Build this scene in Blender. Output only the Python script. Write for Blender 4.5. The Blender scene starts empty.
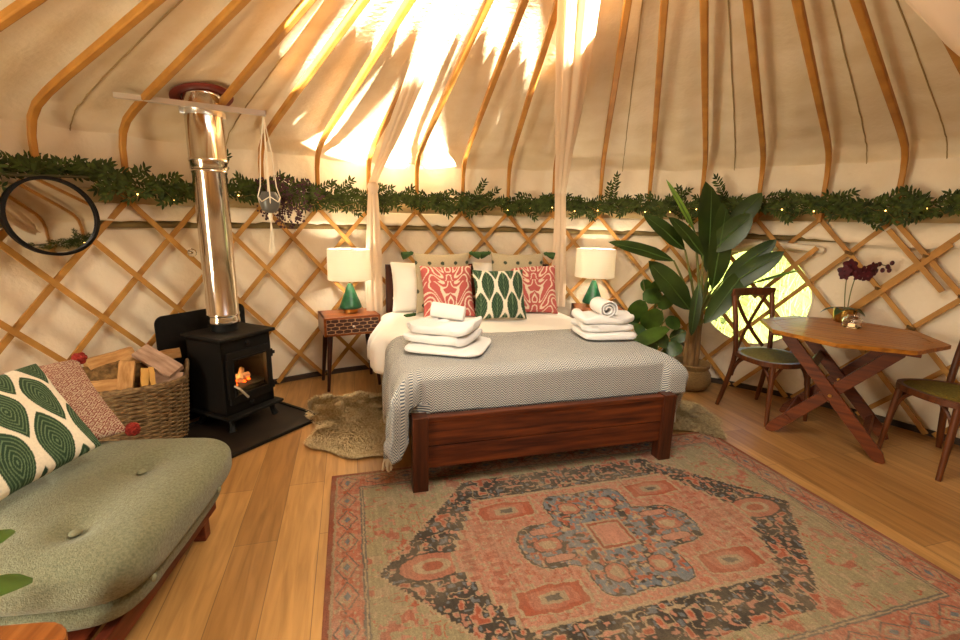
import bpy, math, random
import numpy as np
from mathutils import Vector as V, Matrix as MX, noise
random.seed(7)
PI=math.pi; R_=math.radians
scn=bpy.context.scene; COL=scn.collection
U=random.uniform
def lin(h):
    if isinstance(h,str):
        h=[int(h[i:i+2],16)/255 for i in (0,2,4)]
    return tuple(c/12.92 if c<=.04045 else ((c+.055)/1.055)**2.4 for c in h)
# ------------------------------------------------------------ materials
def mat(name,col='808080',rough=.6,metal=0,noise_s=0,noise_amt=.15,bump=0,bump_s=40,col2=None,stretch=None,emit=None,es=0,trans=0,coat=0,attr=None,sheen=0,ior=1.45,spec=.5):
    m=bpy.data.materials.new(name); m.use_nodes=True; nt=m.node_tree; n=nt.nodes; l=nt.links
    b=n['Principled BSDF']; c=(*lin(col),1)
    b.inputs['Base Color'].default_value=c; b.inputs['Roughness'].default_value=rough; b.inputs['Metallic'].default_value=metal
    b.inputs['IOR'].default_value=ior; b.inputs['Specular IOR Level'].default_value=spec
    if trans: b.inputs['Transmission Weight'].default_value=trans
    if coat: b.inputs['Coat Weight'].default_value=coat; b.inputs['Coat Roughness'].default_value=.15
    if sheen: b.inputs['Sheen Weight'].default_value=sheen
    if emit: b.inputs['Emission Color'].default_value=(*lin(emit),1); b.inputs['Emission Strength'].default_value=es
    tc=n.new('ShaderNodeTexCoord'); mp=n.new('ShaderNodeMapping'); l.new(tc.outputs['Object'],mp.inputs[0])
    if stretch: mp.inputs['Scale'].default_value=stretch
    src=None
    if attr:
        a=n.new('ShaderNodeAttribute'); a.attribute_name='Col'; src=a.outputs['Color']
    if noise_s:
        t=n.new('ShaderNodeTexNoise'); t.inputs['Scale'].default_value=noise_s; t.inputs['Detail'].default_value=5; l.new(mp.outputs[0],t.inputs[0])
        r=n.new('ShaderNodeValToRGB'); l.new(t.outputs[0],r.inputs[0])
        r.color_ramp.elements[0].position=.32; r.color_ramp.elements[1].position=.68
        if col2: r.color_ramp.elements[0].color=(*lin(col2),1); r.color_ramp.elements[1].color=c
        else:
            k=1-noise_amt; r.color_ramp.elements[0].color=(c[0]*k,c[1]*k,c[2]*k,1) if not attr else (k,k,k,1)
            r.color_ramp.elements[1].color=c if not attr else (1,1,1,1)
        if attr:
            mm=n.new('ShaderNodeMix'); mm.data_type='RGBA'; mm.blend_type='MULTIPLY'; mm.inputs[0].default_value=1
            l.new(src,mm.inputs[6]); l.new(r.outputs[0],mm.inputs[7]); src=mm.outputs[2]
        else: src=r.outputs[0]
    if src: l.new(src,b.inputs['Base Color'])
    if bump:
        t=n.new('ShaderNodeTexNoise'); t.inputs['Scale'].default_value=bump_s; t.inputs['Detail'].default_value=4; l.new(mp.outputs[0],t.inputs[0])
        bp=n.new('ShaderNodeBump'); bp.inputs['Strength'].default_value=bump; bp.inputs['Distance'].default_value=.02
        l.new(t.outputs[0],bp.inputs['Height']); l.new(bp.outputs[0],b.inputs['Normal'])
    return m
def woodmat(name,c1,c2,axis='x',rough=.45,s=14,coat=0):
    st={'x':(.07,1,1),'y':(1,.07,1),'z':(1,1,.07)}[axis]
    return mat(name,c1,rough,0,s*4.5,col2=c2,stretch=st,bump=.08,bump_s=60,coat=coat,spec=.35)
def transl(name,col,w=.5,rough=.8):
    m=bpy.data.materials.new(name); m.use_nodes=True; nt=m.node_tree; n=nt.nodes; l=nt.links
    b=n['Principled BSDF']; b.inputs['Base Color'].default_value=(*lin(col),1); b.inputs['Roughness'].default_value=rough
    t=n.new('ShaderNodeBsdfTranslucent'); t.inputs[0].default_value=(*lin(col),1)
    mx=n.new('ShaderNodeMixShader'); mx.inputs[0].default_value=w
    l.new(b.outputs[0],mx.inputs[1]); l.new(t.outputs[0],mx.inputs[2]); l.new(mx.outputs[0],n['Material Output'].inputs[0]); return m
M={}
M['canvas']=mat('canvas','f0e2ca',.95,0,3,col2='e6d4b6',bump=.35,bump_s=22)
M['canvas_roof']=mat('canvas_roof','eedec2',.95,0,5,col2='e2ceaa',bump=.16,bump_s=38)
M['band2']=mat('lower_band','8c7748',.9,0,8,col2='76623a')
M['band']=mat('band','b39a6c',.9,0,8,col2='a0885c')
M['rib']=mat('rib_wood','c48a3e',.5,0,7,col2='a87030',spec=.3)
M['lattice']=mat('lattice_wood','c08c44',.6,0,9,col2='a27236',spec=.3)
M['dark']=mat('skirting','3a2a1c',.7)
M['bedwood']=woodmat('bed_wood','6a3214','34140a','x',.42,9,.08)
M['bedwood_z']=woodmat('bed_post_wood','4e2410','2c1208','z',.42,9,.08)
M['nsw']=woodmat('nightstand_wood','96501e','6a300f','x',.35,10,.15)
M['nsdark']=woodmat('nightstand_leg_wood','3c1a0e','260e06','z',.4,10)
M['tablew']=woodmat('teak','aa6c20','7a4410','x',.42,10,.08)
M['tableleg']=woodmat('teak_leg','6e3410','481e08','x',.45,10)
M['chairw']=woodmat('bentwood','6a3818','42200c','z',.45,8,.05)
M['seat']=mat('olive_seat','80702e',.85,0,90,col2='605222',bump=.3,bump_s=160,spec=.15)
M['iron']=mat('cast_iron','120f0c',.6,0,60,col2='0c0a08',bump=.1,bump_s=200,spec=.3)
M['irontray']=mat('hearth_iron','2a2018',.5,0,8,col2='18120d',spec=.3)
M['steel']=mat('polished_steel','d8d2c8',.13,1)
M['steelr']=mat('brushed_steel','dedad2',.32,.9)
M['redpaint']=mat('flashing','7a2a1c',.6)
M['white']=mat('white_cotton','f0eae0',.9,0,4,noise_amt=.03,bump=.25,bump_s=9,sheen=.2)
M['towel']=mat('white_towel','eee9e4',.95,0,0,bump=.5,bump_s=220,sheen=.3)
M['sheet']=mat('mattress_fabric','e8dcc8',.9)
M['muslin']=transl('muslin','f0dcc0',.35)
M['shade']=transl('lampshade','fbf6ea',.5)
M['green']=mat('green_ceramic','1c5c36',.4,0,30,col2='12442a',coat=.15)
M['brass']=mat('brass','c09048',.3,1)
M['tassel']=mat('green_tassel','3c5a2c',.95,0,60,noise_amt=.4)
M['pom']=mat('red_wool','a02c20',.95,0,80,noise_amt=.4,bump=.8,bump_s=90)
M['futon']=mat('futon_fabric','7c7c60',.95,0,130,col2='626248',bump=.35,bump_s=240,sheen=.15)
M['futbtn']=mat('futon_button','7c7a5e',.9)
M['futwood']=woodmat('futon_frame_wood','6e2c12','481a0a','y',.45,9,.05)
M['wicker']=mat('wicker','947850',.75,0,40,col2='5c442a')
M['log']=mat('split_log','cc9c62',.8,0,45,col2='9a6c3a',stretch=(.2,1,1),bump=.3,bump_s=40)
M['logyellow']=mat('fresh_split_log','e0b060',.8,0,16,col2='c08c40',stretch=(.2,1,1))
M['logpink']=mat('split_log_pink','bc9a82',.8,0,45,col2='94745c',stretch=(.2,1,1),bump=.3,bump_s=40)
M['bark']=mat('bark','8a683a',.9,0,30,col2='4e3618',bump=.8,bump_s=40)
M['charlog']=mat('burning_log','6a4a3a',.9,0,30,col2='2a1a14',emit='ff7020',es=.25)
M['flame']=mat('flame','ffa030',.5,emit='ff9020',es=7)
M['ember']=mat('ember','ff5010',.8,emit='ff5a14',es=3)
M['glass']=mat('clear_glass','ffffff',.02,trans=1,ior=1.45)
M['gglass']=mat('gold_glass','d8a850',.12,0,trans=.75)
M['goldpot']=mat('gold_mercury_glass','c89c50',.25,.9,25,col2='8a6428')
M['mirror']=mat('mirror_glass','e8e6e2',.02,1)
M['black']=mat('black_metal','0e0a08',.6,spec=.2)
M['fur']=mat('sheepskin','e0cca4',.95,0,60,col2='a88e60')
M['fur2']=mat('sheepskin_grey','cdb88c',.95,0,60,col2='94805a')
M['gleaf']=mat('garland_leaf','4a5620',.65,0,25,col2='222c10',spec=.2)
M['gstem']=mat('garland_stem','4a4426',.8)
M['pleaf']=mat('paddle_leaf','364a18',.42,0,6,col2='1e300e',stretch=(1,1,1),coat=.05)
M['pleafy']=mat('young_leaf','7a9a34',.4,0,6,col2='5c8028')
M['prib']=mat('leaf_midrib','4a6428',.5)
M['pstem']=mat('plant_stem','5c7434',.5,0,12,col2='7a6a3a')
M['ptrunk']=mat('plant_trunk','9a7648',.8,0,25,col2='6c4e2a',stretch=(1,1,.3))
M['rleaf']=mat('round_leaf','48661e',.4,0,8,col2='22380e',coat=.05)
M['seagrass']=mat('seagrass','9a7a48',.85,0,60,col2='7a5c32',stretch=(1,1,4),bump=.7,bump_s=90)
M['greyg']=mat('grey_glass','55524c',.35)
M['soil']=mat('soil','2c2016',.95,bump=.8,bump_s=80)
M['petal']=mat('orchid_petal','5c1620',.6,0,20,col2='38101a')
M['oleaf']=mat('orchid_leaf','2a4020',.35)
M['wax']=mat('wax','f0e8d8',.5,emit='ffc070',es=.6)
M['bulb']=mat('fairy_bulb','ffe0a0',.4,emit='ffc060',es=12)
M['wire']=mat('wire','b08a50',.4,.8)
M['lampbulb']=mat('lamp_bulb','fff0d8',.4,emit='ffcf90',es=3)
M['cord']=mat('macrame_cord','e8dcc4',.95)
M['flower']=mat('dried_flower','5c3a3c',.9,0,40,col2='3a2228')
M['grass']=mat('meadow','546020',.9,0,2,col2='4a561c')
M['blade']=mat('grass_blade','66722a',.8,0,3,col2='56642a')
M['outw']=mat('outer_canvas','cfc6b0',.9)
M['stoolw']=woodmat('stool_wood','a0602c','7a4218','y',.4,9,.2)
M['pot']=mat('clay_pot','a8683c',.8,0,20,col2='8a5230')
M['rug']=mat('rug_pile','ffffff',.97,0,260,noise_amt=.35,bump=.5,bump_s=300,attr=1)
M['pat']=mat('printed_cotton','ffffff',.92,0,120,noise_amt=.12,bump=.25,bump_s=260,attr=1)
M['nsfront']=mat('inlaid_drawer','ffffff',.4,attr=1)
# plank floor
def floor_mat():
    m=bpy.data.materials.new('plank_floor'); m.use_nodes=True; nt=m.node_tree; n=nt.nodes; l=nt.links; b=n['Principled BSDF']
    tc=n.new('ShaderNodeTexCoord'); mp=n.new('ShaderNodeMapping'); mp.inputs['Rotation'].default_value=(0,0,R_(-106)); l.new(tc.outputs['Object'],mp.inputs[0])
    br=n.new('ShaderNodeTexBrick'); br.inputs['Scale'].default_value=1; br.inputs['Brick Width'].default_value=1.15; br.inputs['Row Height'].default_value=.17
    br.inputs['Mortar Size'].default_value=.0018; br.inputs['Mortar Smooth'].default_value=.3; br.inputs['Bias'].default_value=0
    br.inputs['Color1'].default_value=(*lin('bc8e54'),1); br.inputs['Color2'].default_value=(*lin('986c3a'),1); br.inputs['Mortar'].default_value=(*lin('80603a'),1)
    br.offset=.37; l.new(mp.outputs[0],br.inputs[0])
    m2=n.new('ShaderNodeMapping'); m2.inputs['Scale'].default_value=(1.2,14,1); l.new(mp.outputs[0],m2.inputs[0])
    t=n.new('ShaderNodeTexNoise'); t.inputs['Scale'].default_value=2.2; t.inputs['Detail'].default_value=7; t.inputs['Distortion'].default_value=.6; l.new(m2.outputs[0],t.inputs[0])
    r=n.new('ShaderNodeValToRGB'); r.color_ramp.elements[0].position=.3; r.color_ramp.elements[0].color=(.62,.58,.52,1); r.color_ramp.elements[1].position=.65; l.new(t.outputs[0],r.inputs[0])
    mm=n.new('ShaderNodeMix'); mm.data_type='RGBA'; mm.blend_type='MULTIPLY'; mm.inputs[0].default_value=.9
    l.new(br.outputs[0],mm.inputs[6]); l.new(r.outputs[0],mm.inputs[7]); l.new(mm.outputs[2],b.inputs['Base Color'])
    b.inputs['Roughness'].default_value=.38
    bp=n.new('ShaderNodeBump'); bp.inputs['Strength'].default_value=.15; bp.inputs['Distance'].default_value=.01; l.new(t.outputs[0],bp.inputs['Height']); l.new(bp.outputs[0],b.inputs['Normal'])
    return m
M['floor']=floor_mat()
def blanket_mat():
    m=bpy.data.materials.new('herringbone_throw'); m.use_nodes=True; nt=m.node_tree; n=nt.nodes; l=nt.links; b=n['Principled BSDF']
    uv=n.new('ShaderNodeUVMap'); sx=n.new('ShaderNodeSeparateXYZ'); l.new(uv.outputs[0],sx.inputs[0])
    def mth(op,a,bb=None,c=None):
        x=n.new('ShaderNodeMath'); x.operation=op
        for i,v in enumerate((a,bb,c)):
            if v is None: continue
            if isinstance(v,(int,float)): x.inputs[i].default_value=v
            else: l.new(v,x.inputs[i])
        return x.outputs[0]
    zig=mth('PINGPONG',mth('MULTIPLY',sx.outputs[0],1.0),.022)
    s=mth('SINE',mth('MULTIPLY',mth('ADD',sx.outputs[1],zig),PI*2/.0135))
    r=n.new('ShaderNodeValToRGB'); r.color_ramp.elements[0].position=.35; r.color_ramp.elements[1].position=.65
    r.color_ramp.elements[0].color=(*lin('545e6c'),1); r.color_ramp.elements[1].color=(*lin('ccc8bc'),1)
    l.new(mth('MULTIPLY_ADD',s,.5,.5),r.inputs[0]); l.new(r.outputs[0],b.inputs['Base Color']); b.inputs['Roughness'].default_value=.95
    bp=n.new('ShaderNodeBump'); bp.inputs['Strength'].default_value=.4; bp.inputs['Distance'].default_value=.004; l.new(s,bp.inputs['Height']); l.new(bp.outputs[0],b.inputs['Normal'])
    return m
M['throw']=blanket_mat(); M['fringe']=mat('throw_fringe','d2c6ae',.95)
# ------------------------------------------------------------ mesh builder
class MB:
    def __init__(s): s.v=[];s.f=[];s.c=[];s.m=MX.Identity(4);s.uv=[];s.flat=False
    def add(s,vs,fs,cols=None,uvs=None):
        o=len(s.v); s.v+=[tuple(s.m@V(p)) for p in vs]; s.f+=[tuple(i+o for i in f) for f in fs]
        s.c+=cols if cols else [(1,1,1)]*len(vs); s.uv+=uvs if uvs else [(0,0)]*len(vs); return s
    def box(s,c,d,r=(0,0,0)):
        from mathutils import Euler
        e=Euler(r).to_matrix(); c=V(c); h=V(d)/2
        vs=[c+e@V((x*h.x,y*h.y,z*h.z)) for z in(-1,1) for y in(-1,1) for x in(-1,1)]
        return s.add(vs,[(0,2,3,1),(4,5,7,6),(0,1,5,4),(2,6,7,3),(0,4,6,2),(1,3,7,5)])
    def prism(s,poly,z0,z1):
        n=len(poly); vs=[(x,y,z0) for x,y in poly]+[(x,y,z1) for x,y in poly]
        return s.add(vs,[tuple(range(n))[::-1],tuple(range(n,2*n))]+[(i,(i+1)%n,n+(i+1)%n,n+i) for i in range(n)])
    def frames(s,P,up=None):
        P=[V(p) for p in P]; out=[]; 
        t=(P[1]-P[0]).normalized(); u=V(up) if up is not None else (V((0,0,1)) if abs(t.z)<.9 else V((1,0,0)))
        u=(u-t*u.dot(t)).normalized()
        for i,p in enumerate(P):
            a=P[max(i-1,0)]; b=P[min(i+1,len(P)-1)]; t=(b-a).normalized(); u=(u-t*u.dot(t)).normalized(); out.append((p,t,u,t.cross(u)))
        return out
    def tube(s,P,r,n=8,up=None,sq=1):
        F=s.frames(P,up); vs=[]; fs=[]
        for i,(p,t,u,w) in enumerate(F):
            rr=r[i] if isinstance(r,(list,tuple)) else r
            vs+=[p+u*math.cos(2*PI*k/n)*rr+w*math.sin(2*PI*k/n)*rr*sq for k in range(n)]
        for i in range(len(F)-1):
            for k in range(n): fs.append((i*n+k,i*n+(k+1)%n,(i+1)*n+(k+1)%n,(i+1)*n+k))
        fs.append(tuple(range(n))[::-1]); fs.append(tuple(range((len(F)-1)*n,len(F)*n)))
        return s.add(vs,fs)
    def bar(s,P,w,t,ups):   # swept rectangle, width w across, thickness t along given 'up' per point
        P=[V(p) for p in P]; vs=[]; fs=[]; N=len(P)
        for i,p in enumerate(P):
            a=P[max(i-1,0)]; b=P[min(i+1,N-1)]; d=(b-a).normalized()
            u=V(ups[i] if isinstance(ups,list) else ups); u=(u-d*u.dot(d)).normalized(); q=d.cross(u)
            ww=w[i] if isinstance(w,list) else w
            vs+=[p+q*ww/2+u*t/2,p-q*ww/2+u*t/2,p-q*ww/2-u*t/2,p+q*ww/2-u*t/2]
        for i in range(N-1):
            for k in range(4): fs.append((i*4+k,i*4+(k+1)%4,i*4+4+(k+1)%4,i*4+4+k))
        fs.append((3,2,1,0)); e=(N-1)*4; fs.append((e,e+1,e+2,e+3))
        return s.add(vs,fs)
    def lathe(s,prof,n=32,c=(0,0,0),caps=True):
        vs=[];fs=[]; c=V(c)
        for r,z in prof: vs+=[c+V((r*math.cos(2*PI*k/n),r*math.sin(2*PI*k/n),z)) for k in range(n)]
        for i in range(len(prof)-1):
            for k in range(n): fs.append((i*n+k,i*n+(k+1)%n,(i+1)*n+(k+1)%n,(i+1)*n+k))
        if caps:
            fs.append(tuple(range(n))[::-1]); fs.append(tuple(range((len(prof)-1)*n,len(prof)*n)))
        return s.add(vs,fs)
    def grid(s,fn,nu,nv,wu=False,col=None,uv=None,rev=False):
        vs=[];cs=[];us=[]
        for j in range(nv+1):
            for i in range(nu+(0 if wu else 1)):
                a,b=i/nu,j/nv; vs.append(fn(a,b)); cs.append(col(a,b) if col else (1,1,1)); us.append(uv(a,b) if uv else (a,b))
        w=nu if wu else nu+1; fs=[]
        for j in range(nv):
            for i in range(nu):
                i2=(i+1)%w if wu else i+1
                q=(j*w+i,j*w+i2,(j+1)*w+i2,(j+1)*w+i); fs.append(q[::-1] if rev else q)
        return s.add(vs,fs,cs,us)
    def ball(s,c,r,n=10,sz=(1,1,1),wob=0):
        c=V(c); ph=U(0,9)
        def f(a,b):
            t=b*PI; k=1+wob*noise.noise(V((math.cos(a*2*PI)*1.5+ph,math.sin(a*2*PI)*1.5,t*1.3)))
            return c+V((math.sin(t)*math.cos(a*2*PI)*r*sz[0],math.sin(t)*math.sin(a*2*PI)*r*sz[1],-math.cos(t)*r*sz[2]))*k
        return s.grid(f,n,max(4,n*2//3),True)
    def leaf(s,b,d,nrm,L,W,curl=.2,n=5,fold=.15,shape=None):
        b=V(b); d=V(d).normalized(); nrm=V(nrm); nrm=nrm-d*nrm.dot(d)
        if nrm.length<1e-4: nrm=d.orthogonal()
        nrm.normalize(); x=d.cross(nrm); vs=[]; fs=[]; p=b.copy()
        for i in range(n+1):
            t=i/n; w=(shape(t) if shape else math.sin(PI*min(1,t*.92+.08))**.8)*W/2
            vs+=[p-x*w+nrm*fold*w,p.copy(),p+x*w+nrm*fold*w]
            d=(d-nrm*curl/n).normalized(); nrm=x.cross(d)*-1 if x.cross(d).dot(nrm)<0 else x.cross(d); p=p+d*L/n
        for i in range(n):
            a=i*3; fs+=[(a,a+1,a+4,a+3),(a+1,a+2,a+5,a+4)]
        return s.add(vs,fs)
def O(name,mb,m,parent=None,smooth=True,bev=0,sol=0,sub=0,kind=None,label=None,auto=True):
    me=bpy.data.meshes.new(name); me.from_pydata([tuple(v) for v in mb.v],[],mb.f); me.materials.append(M[m] if isinstance(m,str) else m)
    if any(c!=(1,1,1) for c in mb.c[:4000:7]) or (M.get(m) in (M['rug'],M['pat'],M['nsfront'])):
        ca=me.color_attributes.new('Col','FLOAT_COLOR','POINT'); ca.data.foreach_set('color',np.array([(*c,1) for c in mb.c],dtype=np.float32).ravel())
    if any(u!=(0,0) for u in mb.uv[:50]):
        ul=me.uv_layers.new(name='UVMap'); idx=np.zeros(len(me.loops),dtype=np.int32); me.loops.foreach_get('vertex_index',idx)
        ul.data.foreach_set('uv',np.array(mb.uv,dtype=np.float32)[idx].ravel())
    me.polygons.foreach_set('use_smooth',[smooth]*len(me.polygons))
    if smooth and auto: me.set_sharp_from_angle(angle=R_(40))
    me.update(); o=bpy.data.objects.new(name,me); COL.objects.link(o)
    if parent: o.parent=parent
    if sol: x=o.modifiers.new('s','SOLIDIFY'); x.thickness=sol; x.offset=0
    if bev: x=o.modifiers.new('b','BEVEL'); x.width=bev; x.segments=2; x.limit_method='ANGLE'
    if sub: x=o.modifiers.new('ss','SUBSURF'); x.levels=sub; x.render_levels=sub
    if kind: o['kind']=kind
    if label: o['label']=label
    return o
def tag(o,label,cat,group=None):
    o['label']=label; o['category']=cat
    if group: o['group']=group
    return o
def T(name,label,cat,loc=(0,0,0),rz=0,group=None):
    o=bpy.data.objects.new(name,None); o.empty_display_size=.1; COL.objects.link(o); o.location=loc; o.rotation_euler=(0,0,rz); return tag(o,label,cat,group)
def bez(p0,p1,p2,n=10,p3=None):
    p0,p1,p2=V(p0),V(p1),V(p2); out=[]
    for i in range(n+1):
        t=i/n
        if p3 is None: out.append(p0*(1-t)**2+p1*2*t*(1-t)+p2*t*t)
        else: out.append(p0*(1-t)**3+p1*3*t*(1-t)**2+p2*3*t*t*(1-t)+V(p3)*t**3)
    return out
# ------------------------------------------------------------ yurt shell
CX,CY=.3979,1.2112; RW=3.17; RL=3.10
def pol(r,deg,z): return V((CX+r*math.cos(R_(deg)),CY+r*math.sin(R_(deg)),z))
STEP=7.66; NR=47; B0=100.8
# floor, ground
mb=MB(); mb.lathe([(3.25,-.06),(3.25,0)],96,(CX,CY,0)); O('floor',mb,'floor',kind='structure',smooth=False)
def gz(a,b):
    x=-30+60*a; y=-30+60*b; return V((x,y,-.09))
mb=MB(); mb.grid(gz,4,4); O('ground',mb,'grass',kind='structure')
# wall with round window and a doorway behind the camera
WB,WZ,WR=53.7,.79,.40
DB0,DB1,DZ=-169,-149,1.62
def wallp(s,z,r=RW):      # s: arc length from window centre bearing
    ang=WB+math.degrees(s/RW)
    k=noise.noise(V((s*1.3,z*1.7,0)))*.014+noise.noise(V((s*5,z*2.2,3)))*.006
    return pol(r+k,ang,z)
mb=MB(); H1=1.95; q=.52
C2=2*PI*RW
def sheet(s0,s1,z0,z1,nu,nv): mb.grid(lambda a,b:wallp(s0+(s1-s0)*a,z0+(z1-z0)*b),nu,nv,rev=True)
sheet(-q,q,0,WZ-q,12,3); sheet(-q,q,WZ+q,H1,12,10)
def ringp(a,b):
    th=2*PI*a; c,s_=math.cos(th),math.sin(th); k=q/max(abs(c),abs(s_)); rr=WR+(k-WR)*b; return wallp(rr*c,WZ+rr*s_)
mb.grid(ringp,64,4,True)
sd0=math.radians(DB0+360-WB)*RW; sd1=math.radians(DB1+360-WB)*RW
sheet(q,sd0,0,H1,110,16); sheet(sd1,C2-q,0,H1,90,16); sheet(sd0,sd1,DZ,H1,12,3)
O('wall_round',mb,'canvas',kind='structure')
# roof
PROF=[(3.16,1.74),(3.13,1.80),(3.04,1.885),(2.92,1.945),(2.68,2.02),(2.2,2.145),(1.6,2.30),(1.1,2.43),(.90,2.482)]
def pr(r):
    for (a,b),(c,d) in zip(PROF,PROF[1:]):
        if r>=c: return b+(d-b)*(a-r)/(a-c)
    return PROF[-1][1]
def roofp(a,b):
    n=len(PROF)-1; x=b*n; i=min(int(x),n-1); f=x-i; r=PROF[i][0]*(1-f)+PROF[i+1][0]*f; z=PROF[i][1]*(1-f)+PROF[i+1][1]*f
    ang=360*a; ph=math.cos(2*PI*(ang-B0)/STEP)    # cloth sags slightly between poles
    z+= -.012*(1-ph)*math.sin(PI*min(1,b*1.1))+.003*noise.noise(V((r*math.cos(R_(ang))*3,r*math.sin(R_(ang))*3,1)))+.045
    return pol(r+.03*(b<.3),ang,z)
mb=MB(); mb.grid(roofp,NR*10,24,True,rev=True); O('ceiling',mb,'canvas_roof',kind='structure')
# seams stitched in the roof lining
for i,sb in enumerate((150.6,135.2,74.6,58.6,36.2,43.5)):
    mb=MB(); P=[]
    for k in range(40):
        b=.06+.9*k/39; p=roofp(sb/360,b); p.z-=.004; P.append(p+V((U(-1,1)*.002,0,0)))
    mb.tube(P,.0035,5); O('trim_%d'%(i+10),mb,'band',kind='structure')
# webbing band and scalloped flap under the garland
mb=MB(); mb.grid(lambda a,b:pol(RW-.03,DB1+(360-(DB1-DB0))*a,1.41+.085*b),200,1); O('trim_1',mb,'band',kind='structure',sol=.004)
def flap(a,b):
    ang=DB1+(360-(DB1-DB0))*a; z0=1.305+.02*noise.noise(V((ang*.22,0,5)))+.014*noise.noise(V((ang*.9,2,5)))
    if 25<ang<50: z0-=.06*math.sin(PI*(ang-25)/25)
    return pol(RW-.028-.026*b*(1+.4*noise.noise(V((ang*.5,1,1)))),ang,1.415+(z0-1.415)*b)
mb=MB(); mb.grid(flap,360,4); O('trim_2',mb,'canvas',kind='structure',sol=.006)
mb=MB(); mb.grid(lambda a,b:pol(RW-.022,DB1+(360-(DB1-DB0))*a,1.262+.05*b),200,1); O('trim_3',mb,'band2',kind='structure',sol=.004)
mb=MB()
for k in range(140):
    a0=DB1+(360-(DB1-DB0))*k/140; a1=DB1+(360-(DB1-DB0))*(k+1)/140; mb.bar([pol(RW-.02,a0,.02),pol(RW-.02,a1,.02)],.04,.02,(math.cos(R_(a0)),math.sin(R_(a0)),0))
O('baseboard_round',mb,'dark',kind='structure')
# lattice
def slat(mb,th0,sg,z0,z1,r,w=.031,t=.016):
    P=[];up=[]; n=12
    for i in range(n+1):
        z=z1+(z0-z1)*i/n; ang=th0-sg*math.degrees((1.43-z)/1.15/RL); P.append(pol(r,ang,z)); up.append(V((math.cos(R_(ang)),math.sin(R_(ang)),0)))
    mb.bar(P,w,t,up)
lat=tag(bpy.data.objects.new('wall_lattice',None),'wooden criss cross lattice frame standing around the tent wall','lattice'); COL.objects.link(lat); lat.location=(CX,CY,0)
mbs=(MB(),MB())
for sg,mb in ((1,mbs[0]),(-1,mbs[1])):
    for k in range(NR):
        th=B0+k*STEP; e=th-sg*math.degrees(1.4/1.15/RL)
        lo,hi=min(th,e),max(th,e); z0=.02; z1=1.515
        if any(a<hi and b>lo for a,b in ((DB0,DB1),(DB0+360,DB1+360))): continue
        slat(mb,th,sg,z0,z1,RL-(.0 if sg>0 else -.020))
for th,sg,z0,z1 in ((39.4+1.5,1,.98,1.36),(43.5,-1,.8,1.22),(31.4,-1,.55,1.28)):
    slat(mbs[0],th,sg,z0,z1,RL-.016,.032)
for nme,mb in (('inner_slats',mbs[0]),('outer_slats',mbs[1])):
    mb.m=MX.Identity(4); mb.v=[(x-CX,y-CY,z) for x,y,z in mb.v]; O(nme,mb,'lattice',lat,smooth=False)
for ang,z in ((43.35,1.192),(35.69,1.192),(31.86,.954),(35.69,.716),(39.52,.954)):
    mb=MB()
    for d in (-.008,0,.008):
        p=pol(RL-.013,ang,z+d)-V((CX,CY,0)); t_=V((-math.sin(R_(ang)),math.cos(R_(ang)),.35))
        mb.tube([p-t_*.024,p+t_*.024],.0035,5)
    O('leather_tie',mb,'bark',lat)
# roof poles
def ribpath(ang):
    pts=[]
    rr=[(3.085,1.40),(3.085,1.60),(3.08,1.74),(3.045,1.825),(2.97,1.885),(2.85,1.93),(2.66,1.985),(2.2,2.105),(1.6,2.262),(1.1,2.392),(.87,2.452)]
    for r,z in rr: pts.append(pol(r,ang,z))
    return pts
names={-8:0}
vis=[154.42,146.76,139.1,131.44,123.78,116.12,108.46,100.8,93.14,85.48,77.82,70.16,62.5,54.84,47.18,39.52,31.86]
desc=['bent roof pole cut off by the top left corner of the photo','thick bent roof pole rising from the garland above the round mirror','bent roof pole rising from the garland left of the steel flue','bent roof pole curving up directly behind the steel flue','bent roof pole rising just right of the hanging cord planter',
'sunlit roof pole left of the knotted drape, rising above the left bedside lamp','sunlit roof pole meeting the garland just right of the left drape knot','first roof pole right of the left drape in the sun patch','roof pole over the left spotted cushion at the sun patch edge','roof pole above the middle of the bed on the shaded canvas',
'roof pole half hidden behind the right hand drape','roof pole just right of the right hand drape above the bedside lamp','roof pole meeting the garland left of the tall paddle leaf plant','roof pole ending above the tallest paddle leaf','roof pole above the round window, left of the orchid','roof pole rising above the orchid on the table','thick roof pole bending down right of the orchid']
allb=[B0+STEP*k for k in range(-39,8)]
seen=sorted([b for b in allb if 24<b<160],reverse=True)
D=['thick bent roof pole crossing the very top left corner','thick bent roof pole rising from the garland above the round mirror','bent roof pole rising from the garland between mirror and steel flue','bent roof pole running up from behind the steel flue','bent roof pole rising beside the hanging white cord planter',
'roof pole along the left edge of the bright sun patch','roof pole in the sun patch, just left of the left drape knot','roof pole in the sun patch, just right of the left drape knot','roof pole along the right side of the sun patch, above the left spotted cushion','roof pole above the middle of the bed, left of the right drape','roof pole close behind the right hand drape',
'roof pole just right of the right hand drape, over the right bedside lamp','roof pole meeting the garland just left of the paddle leaf plant','roof pole ending behind the tallest paddle leaf','roof pole above the round window','roof pole rising above the orchid','thick roof pole bending down to the garland right of the orchid','thick roof pole crossing the top right corner']
for i,b in enumerate(allb):
    hidden=b not in seen; j=None if hidden else seen.index(b)
    mb=MB(); base=pol(3.085,b,1.40)
    P=ribpath(b); up=[V((math.cos(R_(b))*.3,math.sin(R_(b))*.3,1)) if k>3 else V((math.cos(R_(b)),math.sin(R_(b)),.2)) for k in range(len(P))]
    mb.bar([p-base for p in P],[.026,.030,.032]+[.036]*8,.034,up)
    o=O('roof_pole',mb,'rib',bev=.006); o.location=base
    if hidden or j>=len(D): tag(o,'bent wooden roof pole on the doorway side, outside the picture','roof pole','roof poles on the doorway side')
    else: tag(o,D[j],'roof pole','bent roof poles')
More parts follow.
